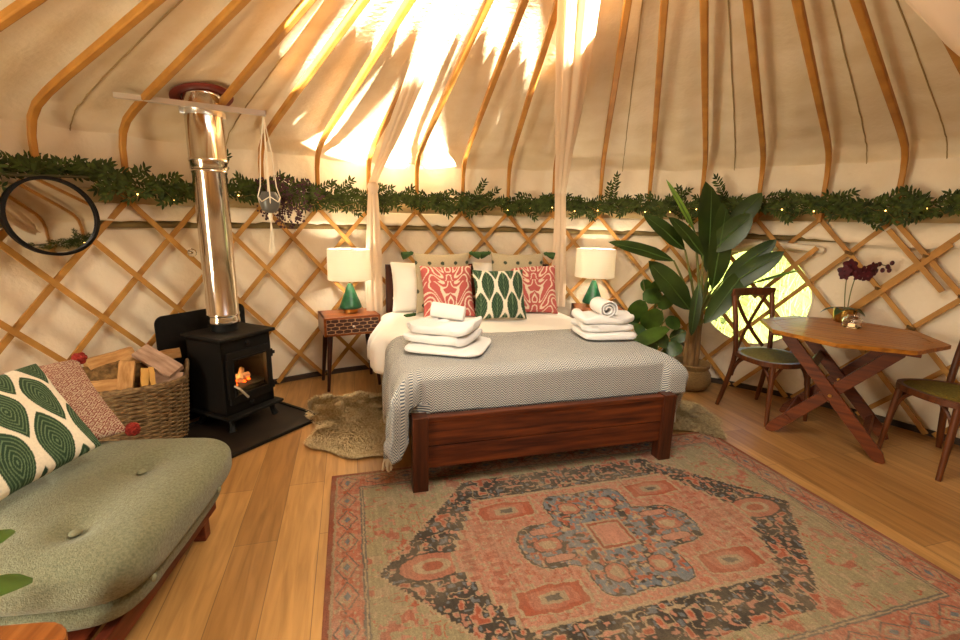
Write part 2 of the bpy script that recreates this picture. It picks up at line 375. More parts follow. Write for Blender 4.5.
# crown ring with bowed spokes
cr=T('crown_wheel','round wooden roof crown that carries the inner ends of the roof poles','roof crown',(CX,CY,2.5))
mb=MB(); n=64; P=[(0.90*math.cos(2*PI*k/n),.90*math.sin(2*PI*k/n),.015) for k in range(n+1)]; mb.tube(P,.02,8); O('ring',mb,'rib',cr)
for k in range(2):
    a=R_(20+90*k); 
    for s in(-.09,.09):
        mb=MB(); pts=[V((t*.9*math.cos(a)-s*math.sin(a),t*.9*math.sin(a)+s*math.cos(a),.05+.13*(1-t*t))) for t in [x/8 for x in range(-8,9)]]; mb.tube(pts,.014,6); O('spoke',mb,'rib',cr)
# door frame
for k,a in enumerate((DB0,DB1)):
    mb=MB(); p=pol(RW-.03,a,DZ/2); mb.box(p,(.07,.09,DZ),(0,0,R_(a))); O('door_frame',mb,'rib',kind='structure').name='door_%d'%(k+1)
mb=MB(); mb.bar([pol(RW-.03,DB0,DZ),pol(RW-.1,(DB0+DB1)/2,DZ),pol(RW-.03,DB1,DZ)],.07,.09,(0,0,1)); O('door_3',mb,'rib',kind='structure')
# round window
mb=MB()
P=[wallp((WR-.004)*math.cos(2*PI*k/64),WZ+(WR-.004)*math.sin(2*PI*k/64),RW-.004) for k in range(65)]; mb.tube(P,.008,6)
w=O('window_1',mb,'canvas',kind='structure')
mb=MB(); mb.grid(lambda a,b:wallp(WR*b*math.cos(2*PI*a),WZ+WR*b*math.sin(2*PI*a),RW+.01),48,4,True); 
pm=bpy.data.materials.new('clear_vinyl'); pm.use_nodes=True; nt=pm.node_tree; tb=nt.nodes.new('ShaderNodeBsdfTransparent'); tb.inputs[0].default_value=(.97,.98,.96,1); gb=nt.nodes.new('ShaderNodeBsdfGlossy'); gb.inputs[1].default_value=.05
ms=nt.nodes.new('ShaderNodeMixShader'); ms.inputs[0].default_value=.05; nt.links.new(tb.outputs[0],ms.inputs[1]); nt.links.new(gb.outputs[0],ms.inputs[2]); nt.links.new(ms.outputs[0],nt.nodes['Material Output'].inputs[0]); M['vinyl']=pm
O('window_2',mb,'vinyl',kind='structure',label='clear window film')
# rolled-up flap above window
mb=MB(); P=[pol(RW-.05,WB+math.degrees(s/RW),1.225-.05*((s+.05)*2)**2-.03*(s>.1)) for s in [-.42+.07*i for i in range(13)]]; mb.tube(P,[.02+.012*math.sin(i*1.3)**2 for i in range(13)],8); tag(O('rolled_window_blind',mb,'canvas'),'rolled up canvas blind above the round window','blind')
# grassy bank outside the window
def bank(a,b):
    ang=25+60*a; r=4.3+9*b; return pol(r,ang,-.08+2.6*min(1,b*1.3)**.8+.15*noise.noise(V((ang*.2,b*6,0))))
mb=MB(); mb.grid(bank,30,20); O('grass_bank',mb,'grass',kind='structure')
mb=MB()
for k in range(3500):
    a=U(.1,.9); b=U(0,.8)**1.3; p=bank(a,b); h=U(.12,.35); mb.add([p+V((-.006,.004,-.02)),p+V((.006,-.004,-.02)),p+V((U(-.08,.08),U(-.05,.05),h*.8))],[(0,1,2)])
o=O('meadow_grass',mb,'blade',smooth=False,kind='stuff'); tag(o,'tall bright green grass growing outside the round window','grass')
# ------------------------------------------------------------ bed
BO=(-.287,2.104,0); BR=R_(15.7); BW,BL=1.43,1.84
bm=MX.Translation(BO)@MX.Rotation(BR,4,'Z')
bed=T('bed_frame','dark stained wooden double bed frame with panelled footboard','bed',BO,BR)
for x in (0,BW):
    mb=MB(); mb.box((x,0,.205),(.078,.075,.41)); O('foot_post',mb,'bedwood_z',bed,smooth=False,bev=.004)
    mb=MB(); mb.box((x,BL,.49),(.055,.05,.98)); O('head_post',mb,'bedwood_z',bed,smooth=False,bev=.004)
mb=MB(); mb.box((BW/2,0,.315),(BW-.07,.035,.135)); mb.box((BW/2,0,.185),(BW-.07,.032,.118)); O('footboard',mb,'bedwood',bed,smooth=False,bev=.003)
mb=MB(); mb.box((BW/2,0,.392),(BW-.07,.05,.022)); O('foot_rail',mb,'bedwood',bed,smooth=False,bev=.003)
for x in (0,BW):
    mb=MB(); mb.m=MX.Rotation(0,4,'Z'); mb.box((x,BL/2,.25),(.03,BL-.06,.14)); O('side_rail',mb,'bedwood_z',bed,smooth=False,bev=.003)
mb=MB(); mb.box((BW/2,BL,.94),(BW-.04,.03,.09)); mb.box((BW/2,BL,.78),(BW-.04,.025,.16)); mb.box((BW/2,BL,.6),(BW-.04,.025,.16)); O('headboard',mb,'bedwood',bed,smooth=False,bev=.003)
mb=MB(); mb.box((BW/2,BL/2,.325),(BW-.05,BL-.07,.03)); O('slat_base',mb,'bedwood_z',bed,smooth=False)
def soft(cx,cy,z0,z1,w,d,r=.06):
    mb=MB(); hw,hd=w/2,d/2
    def f(a,b):
        # superellipsoid box
        th=2*PI*a; ph=(b-.5)*PI; e=.25
        sg=lambda v,p: math.copysign(abs(v)**p,v)
        return V((cx+hw*sg(math.cos(th),e)*sg(math.cos(ph),.35),cy+hd*sg(math.sin(th),e)*sg(math.cos(ph),.35),(z0+z1)/2+(z1-z0)/2*sg(math.sin(ph),.4)))
    mb.grid(f,96,24,True); return mb
o=O('mattress',soft(BW/2,BL/2+.02,.342,.555,BW+.02,BL-.12),'sheet'); tag(o,'cream mattress under the duvet on the wooden bed','mattress'); o.location=BO; o.rotation_euler=(0,0,BR)
# cloth draped over the mattress: rounded rectangle core, hanging sides
def drape_fn(x0,x1,y0,y1,top,rad,lh,rh,fh,seed,amp,front_in=0.0):
    # s across [-lh-arc, ..], t along; returns local bed point
    arc=rad*PI/2
    def side(l):    # length past the edge -> (outward, down)
        if l<=0: return 0,0
        if l<arc: a=l/rad; return rad*math.sin(a),rad*(1-math.cos(a))
        return rad,rad+(l-arc)
    def f(s,t):
        ox=dx=0; x=min(max(s,x0),x1); y=min(max(t,y0),y1)
        if s<x0: ox,dx=side(x0-s); ox=-ox
        if s>x1: ox,dx=side(s-x1)
        oy=dy=0
        if t<y0: oy,dy=side(y0-t); oy=-oy
        z=top-max(dx,dy)
        if dx>rad and dy>0:   # corner of the cloth hangs at the side
            oy*=max(0,1-(dx-rad)*3); 
        hang=min(1,max(dx,0)/.25)
        rip=amp*hang*(math.sin(t*21+seed)+.6*math.sin(t*47+seed*2))
        ox+=math.copysign(rip+.02*hang,ox) if ox else 0
        z+=.006*noise.noise(V((s*4,t*4,seed)))+.003*noise.noise(V((s*13,t*13,seed)))
        return V((x+ox,y+oy,z))
    return f
# white duvet
fd=drape_fn(.03,BW-.02,.14,9,.592,.09,0,0,0,3,.012)
def duv(a,b):
    s=-.30+(BW+.60)*a; t=.10+1.62*b
    # left edge hangs lower and is turned up toward the head
    if s<0: s=s*(1+.25*math.sin(PI*b)*1)
    p=fd(s,t); puff=.02*math.sin(PI*a)*(.5+.5*noise.noise(V((s*3,t*3,8))))
    p.z+=puff-.016
    if s<.0 and t>1.0: p.x-=.10*min(1,(-s)/.2)*min(1,(t-1.0)/.2)*max(0,1-max(0,t-1.45)*3); p.z+=.05*min(1,(-s)/.2)
    return p
mb=MB(); mb.grid(duv,90,80); o=O('duvet',mb,'white',sol=.03,auto=False); tag(o,'plump white duvet spread over the bed, hanging over its left side','duvet'); o.location=BO; o.rotation_euler=(0,0,BR)
# herringbone throw
ft=drape_fn(.02,BW+.01,.14,9,.612,.12,0,0,0,1.3,.014)
TS0,TS1,TT0,TT1=-.50,BW+.46,-.15,.80
def thr(a,b):
    s=TS0+(TS1-TS0)*a; T0=TT0-.20*max(0,min(1,(.03-s)/.12)); t=T0+(TT1-T0)*b+.02*math.sin(a*9)*(b>.9)
    p=ft(s,t)
    if s<.05 and t<.12: k=min(1,(.05-s)/.2)*min(1,(.12-t)/.2); p.x-=.03*k; p.y-=.07*k*(p.x<-.05)
    p.y=max(p.y,.052) if 0.0<p.x<BW else p.y
    if t<-.1 and s<.06: p.z=max(p.z,.13); 
    if p.z<.44 and p.y<.06 and p.x<.05: p.x=min(p.x,-.052-.03*max(0,min(1,(.0-s)/.2)))
    if p.x<-.04: p.y=max(p.y,-.06-.02*math.sin(s*40))
    return p
mb=MB(); mb.grid(thr,150,70,uv=lambda a,b:(TS0+(TS1-TS0)*a,TT0+(TT1-TT0)*b))
th=O('throw_blanket',mb,'throw',sol=.008,auto=False); tag(th,'grey and cream herringbone throw with fringed ends across the foot of the bed','blanket'); th.location=BO; th.rotation_euler=(0,0,BR)
for a,sg in ((0,-1),(1,1)):
    mb=MB()
    for k in range(34):
        b=k/33*.985+.005; p=thr(a,b); L=U(.05,.08); q_=V((U(-.012,.012),U(-.012,.012),-L)); mb.tube([p,p+q_*.5+V((sg*.004,0,0)),p+q_],[.004,.0035,.006],5)
    O('fringe',mb,'fringe',th)
# ------------------------------------------------------------ cushions
def cushion_mb(a,b,T_,col=None,n=70,pinch=.07,ph=0):
    mb=MB()
    for sg in (1,-1):
        def f(u,v):
            x=u*2-1; y=v*2-1; k=max(0,(1-x*x)*(1-y*y))
            xx=x*(1-pinch*(1-y*y)); yy=y*(1-pinch*(1-x*x))
            w=.012*noise.noise(V((x*2+ph,y*2,sg)))*k**.3
            return V((xx*a/2,b/2+yy*b/2,sg*(T_/2*k**.42+w)))
        mb.grid(f,n,n,col=(col if col else None),rev=(sg<0))
    return mb
def by_axes(o,bl,br,tl):
    bl,br,tl=V(bl),V(br),V(tl); x=(br-bl).normalized(); y=(tl-bl); y=(y-x*y.dot(x)).normalized(); z=x.cross(y); m=MX((x,y,z)).transposed().to_4x4(); m.translation=(bl+br)/2; o.matrix_world=m
def stand(o,px,py,z,yaw,lean,roll=0):  # bed-local base centre; leaning back by 'lean'
    o.matrix_world=bm@MX.Translation((px,py,z))@MX.Rotation(yaw,4,'Z')@MX.Rotation(PI/2-lean,4,'X')@MX.Rotation(roll,4,'Z')
def tri(x): return abs((x%1)-.5)*2
coral,cream=lin('c4605a'),lin('f0dcc4')
def c_coral(u,v):
    x,y=abs(u-.5)*2*1.15,(v*1.7)%1.15
    f=math.sin(5.2*x+2.1*math.sin(6.5*y+1.5*math.cos(4*x)))+math.cos(7*y+2*math.sin(5*x))
    g=math.sin(f*3.4)
    return cream if g>.5 else coral
dg,lg,wh=lin('26412a'),lin('667e5c'),lin('ece2cc')
def leafcell(u,v,nx,ny,conc,stag=.5):
    X=u*nx; Y=v*ny; best=9
    for j in range(int(Y)-1,int(Y)+2):
        off=stag*(j%2)
        for i in range(int(X)-1,int(X)+2):
            cx=i+.5+off-.25; cy=j+.5
            dy=(Y-cy)/.86; dx=(X-cx)/(.50*(1+.3*max(-1,min(1,dy))))
            m=(abs(dx)+math.sqrt(dx*dx+3.2*dy*dy))/2
            if m<best: best=m; bd=(dx,dy)
    if best>.745: return wh
    if conc: return lg if math.sin(best*52)>.55 else dg
    return lg if abs(bd[0])<.05 or math.sin((bd[1]-abs(bd[0]))*22)>.9 else dg
def c_leafbed(u,v): return leafcell(u,v,3.2,2.3,False)
def c_leafbig(u,v):
    m=leafcell(u*.9+.1*v,v*.95-.08*u+.1,3.6,2.6,True); return m
bei,dot=lin('b8a888'),lin('3a4432')
def c_spot(u,v):
    X,Y=u*4.2,v*4.2; j=int(Y); dx=(X+.5*(j%2))%1-.5; dy=Y%1-.5
    return dot if dx*dx+dy*dy<.02 else bei
rd,cr_=lin('7c302a'),lin('c6b298')
def c_red(u,v):
    x,y=u*16,v*16; d=abs(x%1-.5)+abs(y%1-.5); return rd if math.sin(d*20+math.sin(x*2)*1.5)>-.1 else cr_
def pillow(px,lab,yaw=0):
    o=O('pillow',cushion_mb(.66,.43,.20,n=40,pinch=.05,ph=px),'white'); tag(o,lab,'pillow','white pillows against the headboard'); stand(o,px,1.66,.60,yaw,R_(20))
pillow(.34,'white pillow behind the cushions nearest the left drape'); pillow(1.05,'white pillow behind the cushions nearest the right drape')
def tassels(par,a,b,m='tassel',pts=None):
    for sx,sy in pts or ((-1,0),(1,0),(-1,1),(1,1)):
        mb=MB(); p=V((sx*a/2,b*sy,0)); d=V((sx*.8,(-.25 if sy else -.3),.1)).normalized()
        mb.tube([p,p+d*.015,p+d*.028,p+d*.065,p+d*.095],[.005,.018,.016,.028,.032],10); O('tassel',mb,m,par)
for px,py,lab in ((.42,1.55,'beige spotted cushion with green tassels at the left of the bed'),(1.07,1.57,'beige spotted cushion with green tassels at the right of the bed')):
    o=O('spotted_cushion',cushion_mb(.47,.49,.14,c_spot,90,ph=px),'pat'); tag(o,lab,'cushion','beige spotted cushions'); stand(o,px,py-.02,.615,R_(4 if px<1 else -6),R_(10)); tassels(o,.47,.49)
for px,py,yaw,lab in ((.44,1.38,R_(3),'coral scroll patterned cushion behind the left towels'),(1.165,1.42,R_(-8),'coral scroll patterned cushion on the right, nearest the right bedside lamp')):
    o=O('coral_cushion',cushion_mb(.43,.43,.15,c_coral,90,ph=px),'pat'); tag(o,lab,'cushion','coral patterned cushions'); stand(o,px,py,.60,yaw,R_(22))
o=O('leaf_print_cushion',cushion_mb(.42,.40,.14,c_leafbed,90,ph=2),'pat'); tag(o,'small dark green leaf print cushion at the front centre of the bed','cushion'); stand(o,.81,1.20,.61,0,R_(20))
# ------------------------------------------------------------ towels
def folded(w,d,h,layers,seed,wob=.01):
    mb=MB()
    def lay(z0,hh,dx,dy,s):
        def f(a,b):
            th=2*PI*a; ph=(b-.5)*PI; sg=lambda v,p: math.copysign(abs(v)**p,v)
            x=w/2*sg(math.cos(th),.35)*sg(math.cos(ph),.4); y=d/2*sg(math.sin(th),.35)*sg(math.cos(ph),.4)
            k=(wob*noise.noise(V((x*8+s,y*8,s)))+wob*.35*noise.noise(V((x*19+s,y*19,z0*9))))*(.5+.5*math.sin(ph))
            return V((x+dx+k,y+dy+k,z0+hh/2+hh/2*sg(math.sin(ph),.55)+max(0,k)))
        mb.grid(f,48,12,True)
    for i in range(layers): lay(h/layers*i,h/layers*1.02,U(-.006,.006),U(-.006,.006),seed+i*3)
    return mb
def rolled(L,r):
    mb=MB(); P=[]
    def f(a,b):
        th=a*2*PI*2.6; rr=r*(.25+.75*a)*(1-.05*b); x=(b-.5)*L
        return V((x,rr*math.cos(th),r+rr*math.sin(th)*.95+.003*noise.noise(V((x*30,th,0)))))
    mb.grid(f,80,14); return mb
def put(o,x,y,z,rz=0,tilt=0): o.matrix_world=bm@MX.Translation((x,y,z))@MX.Rotation(rz,4,'Z')@MX.Rotation(tilt,4,'Y')
o=tag(O('bath_towel',folded(.46,.42,.03,1,1),'towel'),'flat folded white towel at the bottom of the left towel pile','towel','folded towels on the bed'); put(o,.24,.46,.622,R_(-28))
o=tag(O('bath_towel',folded(.38,.29,.11,2,5,.12),'towel'),'crumpled folded white towel in the middle of the left pile','towel','folded towels on the bed'); put(o,.22,.50,.654,R_(-34))
o=tag(O('rolled_towel',rolled(.20,.054),'towel',sol=.007),'rolled white towel lying on top of the left pile','towel','rolled towels on the bed'); put(o,.25,.56,.76,R_(-22),R_(6))
o=tag(O('bath_towel',folded(.37,.32,.05,1,11),'towel'),'flat folded white towel at the bottom of the right towel pile','towel','folded towels on the bed'); put(o,1.31,.55,.622,R_(-6))
o=tag(O('bath_towel',folded(.36,.29,.10,2,15,.08),'towel'),'thick folded white towel in the middle of the right pile','towel','folded towels on the bed'); put(o,1.30,.56,.672,R_(-2))
o=tag(O('rolled_towel',rolled(.2,.062),'towel',sol=.007),'rolled white towel end-on on top of the right pile','towel','rolled towels on the bed'); put(o,1.29,.54,.755,R_(82))
# ------------------------------------------------------------ nightstands and lamps
def nightstand(loc,rz,h,lab):
    t=T('nightstand',lab,'bedside table',loc,rz,'wooden bedside tables'); w,d,b=.44,.33,.15
    mb=MB(); mb.box((0,.0,h-.01),(w,d,.02)); mb.box((0,0,h-b+.008),(w,d,.016)); mb.box((-w/2+.009,0,h-b/2),(.018,d,b)); mb.box((w/2-.009,0,h-b/2),(.018,d,b)); mb.box((0,d/2-.006,h-b/2),(w,.012,b)); O('body',mb,'nsw',t,smooth=False,bev=.003)
    dk,gd=lin('3a1810'),lin('b08a66')
    def pc(u,v):
        X=u*6.5; Y=v*4; j=int(Y); e=(X+.5*(j%2)); fx=abs(e%1-.5)*2; fy=Y%1
        return gd if (fx>.92 and fy>.2) or abs(fy-.12-.10*math.cos(2*PI*e))<.075 else dk
    mb=MB(); mb.grid(lambda a,c:V((-w/2+.02+(w-.04)*a,-d/2-.003,h-b+.018+(b-.036)*c)),120,44,col=pc); n0=len(mb.v)
    dr=O('drawer',mb,'nsfront',t,smooth=False,sol=.012)
    mb=MB(); mb.ball((0,-d/2-.018,h-b/2),.009,10); O('knob',mb,'steelr',dr)
    for sx in(-1,1):
        for sy in(-1,1):
            mb=MB(); mb.tube([(sx*(w/2-.05),sy*(d/2-.05),h-b),(sx*(w/2-.015),sy*(d/2-.02),0)],[.022,.012],10); O('leg',mb,'nsdark',t)
    return t
nightstand((-1.075,3.66,0),R_(27),.60,'wooden bedside table with brick pattern inlay drawer left of the bed')
nightstand((1.05,4.02,0),R_(-6),.63,'wooden bedside table right of the bed, half hidden by the bed')
def lamp(loc,lab):
    t=T('table_lamp',lab,'lamp',loc,0,'green bedside lamps')
    mb=MB(); mb.lathe([(.05,0),(.058,.004),(.058,.03),(.05,.034)],32); O('foot',mb,'brass',t)
    mb=MB(); mb.lathe([(.078,.034),(.087,.040),(.088,.052),(.082,.068),(.022,.225),(.016,.236)],40)
    O('base',mb,'green',t)
    mb=MB(); mb.lathe([(.01,.24),(.01,.34)],12); mb.tube([(-.16,0,.505),(.16,0,.505)],.003,5); mb.tube([(0,-.16,.505),(0,.16,.505)],.003,5); mb.tube([(0,0,.34),(0,0,.505)],.004,5); O('stem',mb,'brass',t)
    mb=MB(); mb.lathe([(.168,.270),(.170,.274),(.166,.51),(.164,.515)],48,caps=False); s=O('lamp_shade',mb,'shade',t,sol=.003)
    mb=MB(); mb.ball((0,0,.39),.03,14); O('bulb',mb,'lampbulb',t)
    L=bpy.data.lights.new('lamp_light','POINT'); L.energy=17; L.color=(1,.87,.67); L.shadow_soft_size=.04; lo=bpy.data.objects.new('lamp_light',L); lo.location=(0,0,.40); lo.parent=t; COL.objects.link(lo)
    return t
lamp((-1.065,3.69,.60),'green cone lamp with white drum shade on the left bedside table')
lamp((1.0,4.03,.63),'green cone lamp with white drum shade on the right bedside table')
# ------------------------------------------------------------ drapes
def drape(path,wid,lab,seed,knot=None):
    mb=MB(); n=len(path); F=mb.frames(path,(1,0,0))
    def f(a,b):
        x=b*(n-1); i=min(int(x),n-2); k=x-i; p=path[i].lerp(path[i+1],k); u=F[i][2].lerp(F[i+1][2],k).normalized(); w_=F[i][3].lerp(F[i+1][3],k).normalized()
        wd=wid[i]*(1-k)+wid[i+1]*k; th=2*PI*a
        rp=1+.22*math.sin(th*6+seed+b*3)+.12*math.sin(th*11+b*5)
        return p+u*wd/2*math.cos(th)*rp+w_*wd*.22*math.sin(th)*rp
    mb.grid(f,72,60,True); o=O('muslin_drape',mb,'muslin',auto=False); tag(o,lab,'drape','white muslin drapes'); return o
def P_(r,a,z): return pol(r,a,z)
rp=bez(P_(.55,98,2.50),P_(1.5,87.3,2.22),P_(2.9,84.7,1.62),14)+[P_(2.9,84.5,1.45),P_(2.9,84.3,1.1),P_(2.88,84.2,.8),P_(2.86,84.2,.62)]
drape(rp,[.09,.12,.14,.15,.15,.15,.15,.14,.14,.13,.12,.10,.10,.09,.08,.08,.10,.12,.12],'long white muslin drape on the right of the bed, falling from the roof',1)
lp=bez(P_(.55,128,2.50),P_(1.9,117,2.02),P_(2.9,116.3,1.64),14)+[P_(2.9,116.3,1.5),P_(2.9,116.4,1.1),P_(2.88,116.6,.8),P_(2.87,116.6,.55)]
d=drape(lp,[.05,.06,.07,.08,.085,.085,.085,.08,.08,.075,.07,.06,.055,.05,.05,.07,.10,.11,.11],'white muslin drape on the left of the bed, knotted at the garland',4)
mb=MB(); mb.ball(P_(2.89,116.3,1.60),.042,14,(1,.9,1.2),.3); O('knot',mb,'muslin',d)
sw=bez(P_(.6,20,2.5),P_(1.9,17,1.9),P_(2.88,15,1.75),14)
drape(sw,[.3,.34,.38,.4,.42,.42,.42,.4,.38,.36,.34,.32,.28,.24,.2],'white muslin swag on the right wall outside the picture, reflected in the round mirror',2)
# ------------------------------------------------------------ garland and fairy lights
mb=MB(); st=MB(); br_=MB()
ang=DB1+6
def gc(a): return 1.535+.03*noise.noise(V((a*.11,0,0)))+.015*noise.noise(V((a*.5,3,0)))
while ang<DB0+354:
    dens=1.0+.5*noise.noise(V((ang*.25,7,0)))
    near=20<ang<165
    if near or random.random()<.5:
        z=gc(ang)-.012; c=pol(3.02,ang,z); tan=V((-math.sin(R_(ang)),math.cos(R_(ang)),0)); out=V((-math.cos(R_(ang)),-math.sin(R_(ang)),0))
        for s in range(2 if dens>.8 else 1):
            d=(tan*random.choice((-1,1))*U(.6,1.2)+V((0,0,1))*U(-.7,.6)+out*U(0,.6)).normalized(); L=U(.08,.17)*dens
            if random.random()<.022: d=(tan*U(-.6,.6)+V((0,0,1))+out*.2).normalized(); L=U(.16,.24)
            p=c+V((0,0,U(-.035,.035)))
            if 149<ang<159: d.z=abs(d.z)*.6; d-=out*.35; d.normalize(); p.z+=.035; L*=.8; p-=out*.03
            st.tube([p,p+d*L*.5+V((0,0,-.005)),p+d*L],[.002,.0015,.001],4)
            m=int(L/.02)
            for k in range(1,m+1):
                q_=p+d*(L*k/m)
                for sd in (-1,1):
                    dd=(d*.7+(d.cross(out)).normalized()*sd*.8+V((U(-.2,.2),U(-.2,.2),U(-.2,.2)))).normalized()
                    mb.leaf(q_,dd,out+V((U(-.5,.5),U(-.5,.5),U(-.5,.5))),U(.034,.058),U(.013,.02),.3,3)
            mb.leaf(p+d*L,d,out,.055,.016,.2,3)
    ang+=.5 if near else 1.3
gar=tag(O('leaf_garland',mb,'gleaf'),'dark green leafy garland running around the top of the lattice wall','garland')
P=[pol(3.03,a,gc(a)) for a in [DB1+6+i*1.0 for i in range(int(DB0+354-DB1-6))]]
mb=MB(); mb.tube(P,.008,6); O('vine',mb,'gstem',gar); O('twigs',st,'gstem',gar,kind='stuff')
fl=T('fairy_lights','string of tiny warm fairy lights woven through the leaf garland','fairy lights',(CX,CY,1.45))
mb=MB(); off=V((CX,CY,1.45)); P=[];bp=[]
for i in range(150):
    a=24+i*.95; p=pol(2.985,a,1.475+.03*math.sin(i*1.1)+.015*math.sin(i*2.7)); P.append(p-off)
    if i%4==1 and (a>125 or a<97): bp.append(p-off)
mb.tube(P,.0012,4); O('wire',mb,'wire',fl)
bp=[p for p in bp if not 150<math.degrees(math.atan2(p.y,p.x))<158]
for p in bp:
    m2=MB(); m2.ball(p,.0042,8); O('bulb',m2,'bulb',fl)
# sprig hanging from the crown
mb=MB(); 
sp=(.33,1.83,2.42)
for k in range(9):
    d=V((U(-.45,.45),U(-.3,.4),-1)).normalized(); L=U(.13,.24); p=V(sp)
    st2=[p,p+d*L*.5,p+d*L]; mb.tube(st2,[.002,.002,.001],4)
    for i in range(1,8):
        q_=p+d*L*i/7
        for s in (-1,1): mb.leaf(q_,(d*.6+V((s*.8,U(-.4,.4),0))).normalized(),V((U(-1,1),-1,0)),.055,.014,.2,3)
mb.tube([sp,(.36,1.9,2.5)],.002,4)
tag(O('hanging_sprig',mb,'gleaf'),'small leafy sprig hanging from the roof beside the right drape','foliage')
# ------------------------------------------------------------ mirror
MBg=154.9; mc=pol(2.955,MBg,1.325); 
mi=T('round_mirror','round black framed mirror hung on the lattice at the left','mirror',mc,R_(MBg-90))   # local +y outward
mi.rotation_euler=(R_(-3.4),0,R_(MBg-90)-R_(0))
mb=MB(); mb.m=MX.Rotation(PI/2,4,'X'); mb.lathe([(.182,-.010),(.202,-.014),(.205,.03),(.198,.034),(.189,.034),(.188,.02)],64,caps=False); O('frame',mb,'black',mi)
mb=MB(); mb.m=MX.Rotation(PI/2,4,'X'); mb.lathe([(.001,.018),(.189,.018)],64,caps=False); O('mirror_glass',mb,'mirror',mi,smooth=False)
# ------------------------------------------------------------ stove
SC=(-1.64,2.89,0); SR=R_(66-0)   # local x along front face, front is -y
st_=T('wood_stove','black cast iron wood burning stove with a lit fire behind glass','stove',(SC[0],SC[1],.014),SR)
w,d=.362,.32; zb,zt=.10,.585
mb=MB()
mb.box((-w/2+.01,0,(zb+zt)/2),(.02,d,zt-zb)); mb.box((w/2-.01,0,(zb+zt)/2),(.02,d,zt-zb)); mb.box((0,d/2-.01,(zb+zt)/2),(w,.02,zt-zb)); mb.box((0,0,zb+.012),(w,d,.024)); mb.box((0,0,zt-.01),(w,d,.02))
mb.box((0,-d/2+.01,.525),(w,.02,.12)); mb.box((0,-d/2+.01,.135),(w,.02,.07)); mb.box((-.157,-d/2+.01,.32),(.05,.02,.4)); mb.box((.157,-d/2+.01,.32),(.05,.02,.4))
mb.box((0,0,.25),(w-.04,d-.04,.01))
O('body',mb,'iron',st_,smooth=False,bev=.003)
mb=MB(); mb.box((0,-.01,.60),(w+.045,d+.05,.022)); O('top_plate',mb,'iron',st_,smooth=False,bev=.006)
mb=MB(); mb.box((0,-.035,.098),(w+.05,d+.06,.018)); O('base_plate',mb,'iron',st_,smooth=False,bev=.005)
dr=MB(); dy=-d/2-.012
dr.box((0,dy,.485),(.315,.022,.05)); dr.box((0,dy,.20),(.315,.022,.055)); dr.box((-.142,dy,.34),(.046,.022,.25)); dr.box((.142,dy,.34),(.046,.022,.25)); dr.box((0,dy-.012,.463),(.26,.012,.012)); dr.box((0,dy-.012,.226),(.26,.012,.012)); dr.box((-.124,dy-.012,.345),(.012,.012,.24)); dr.box((.124,dy-.012,.345),(.012,.012,.24))
door=O('door',dr,'iron',st_,smooth=False,bev=.003)
mb=MB(); mb.box((0,dy+.004,.345),(.25,.003,.24)); O('door_glass',mb,'vinyl',door,smooth=False,label='clear glass pane')
mb=MB(); mb.tube([(-.135,dy-.02,.30),(-.125,dy-.05,.285),(-.075,dy-.06,.215)],[.006,.007,.008],8); O('handle',mb,'steelr',door,label='chrome door handle')
for z in (.44,.22):
    mb=MB(); mb.tube([(.17,dy,z-.025),(.17,dy,z+.025)],.012,8); mb.box((.185,dy,z),(.02,.02,.02)); O('hinge',mb,'iron',door)
for z in (.545,.145):
    mb=MB(); mb.m=MX.Translation((0,-d/2-.006 if z>.3 else -d/2-.006,z))@MX.Rotation(PI/2,4,'X'); mb.lathe([(.012,-.012),(.018,0),(.012,.014),(.004,.018)],14); O('air_knob',mb,'iron',st_)
for sx in(-1,1):
    for sy in(-1,1):
        mb=MB(); mb.tube([(sx*.15,sy*.13-.03,.09),(sx*.155,sy*.135-.03,.04),(sx*.165,sy*.15-.03,.0)],[.024,.017,.024],8); O('leg',mb,'iron',st_)
fi=T('fire_logs','burning split logs glowing inside the stove','burning logs',(SC[0],SC[1],.27),SR)
for i,(a,b,r) in enumerate((((-.09,.02,.02),(.10,-.03,.025),.022),((-.08,-.06,.02),(.03,.06,.04),.02),((.0,-.07,.02),(.11,.05,.045),.02))):
    mb=MB(); mb.tube([a,b],r,7); O('log',mb,'logpink',fi,smooth=False)
mb=MB()
for x,y,h,r in ((-.075,-.07,.13,.014),(-.055,-.05,.17,.016),(-.09,-.03,.10,.012),(-.03,-.02,.12,.013),(.01,.02,.09,.012),(-.065,-.085,.07,.011)):
    mb.tube([(x,y,.0),(x+.004,y,h*.3),(x-.006,y,h*.7),(x+.003,y,h)],[r*.8,r,r*.5,.0005],7,sq=.5)
O('flames',mb,'flame',fi)
mb=MB(); 
for k in range(26): mb.ball((U(-.12,.1),U(-.09,.08),.004),U(.006,.013),6)
o=O('embers',mb,'ember',fi); o['kind']='stuff'
L=bpy.data.lights.new('fire_light','POINT'); L.energy=1.6; L.color=(1,.5,.15); L.shadow_soft_size=.03; lo=bpy.data.objects.new('fire_light',L); lo.location=(-.03,-.05,.13); lo.parent=fi; COL.objects.link(lo)
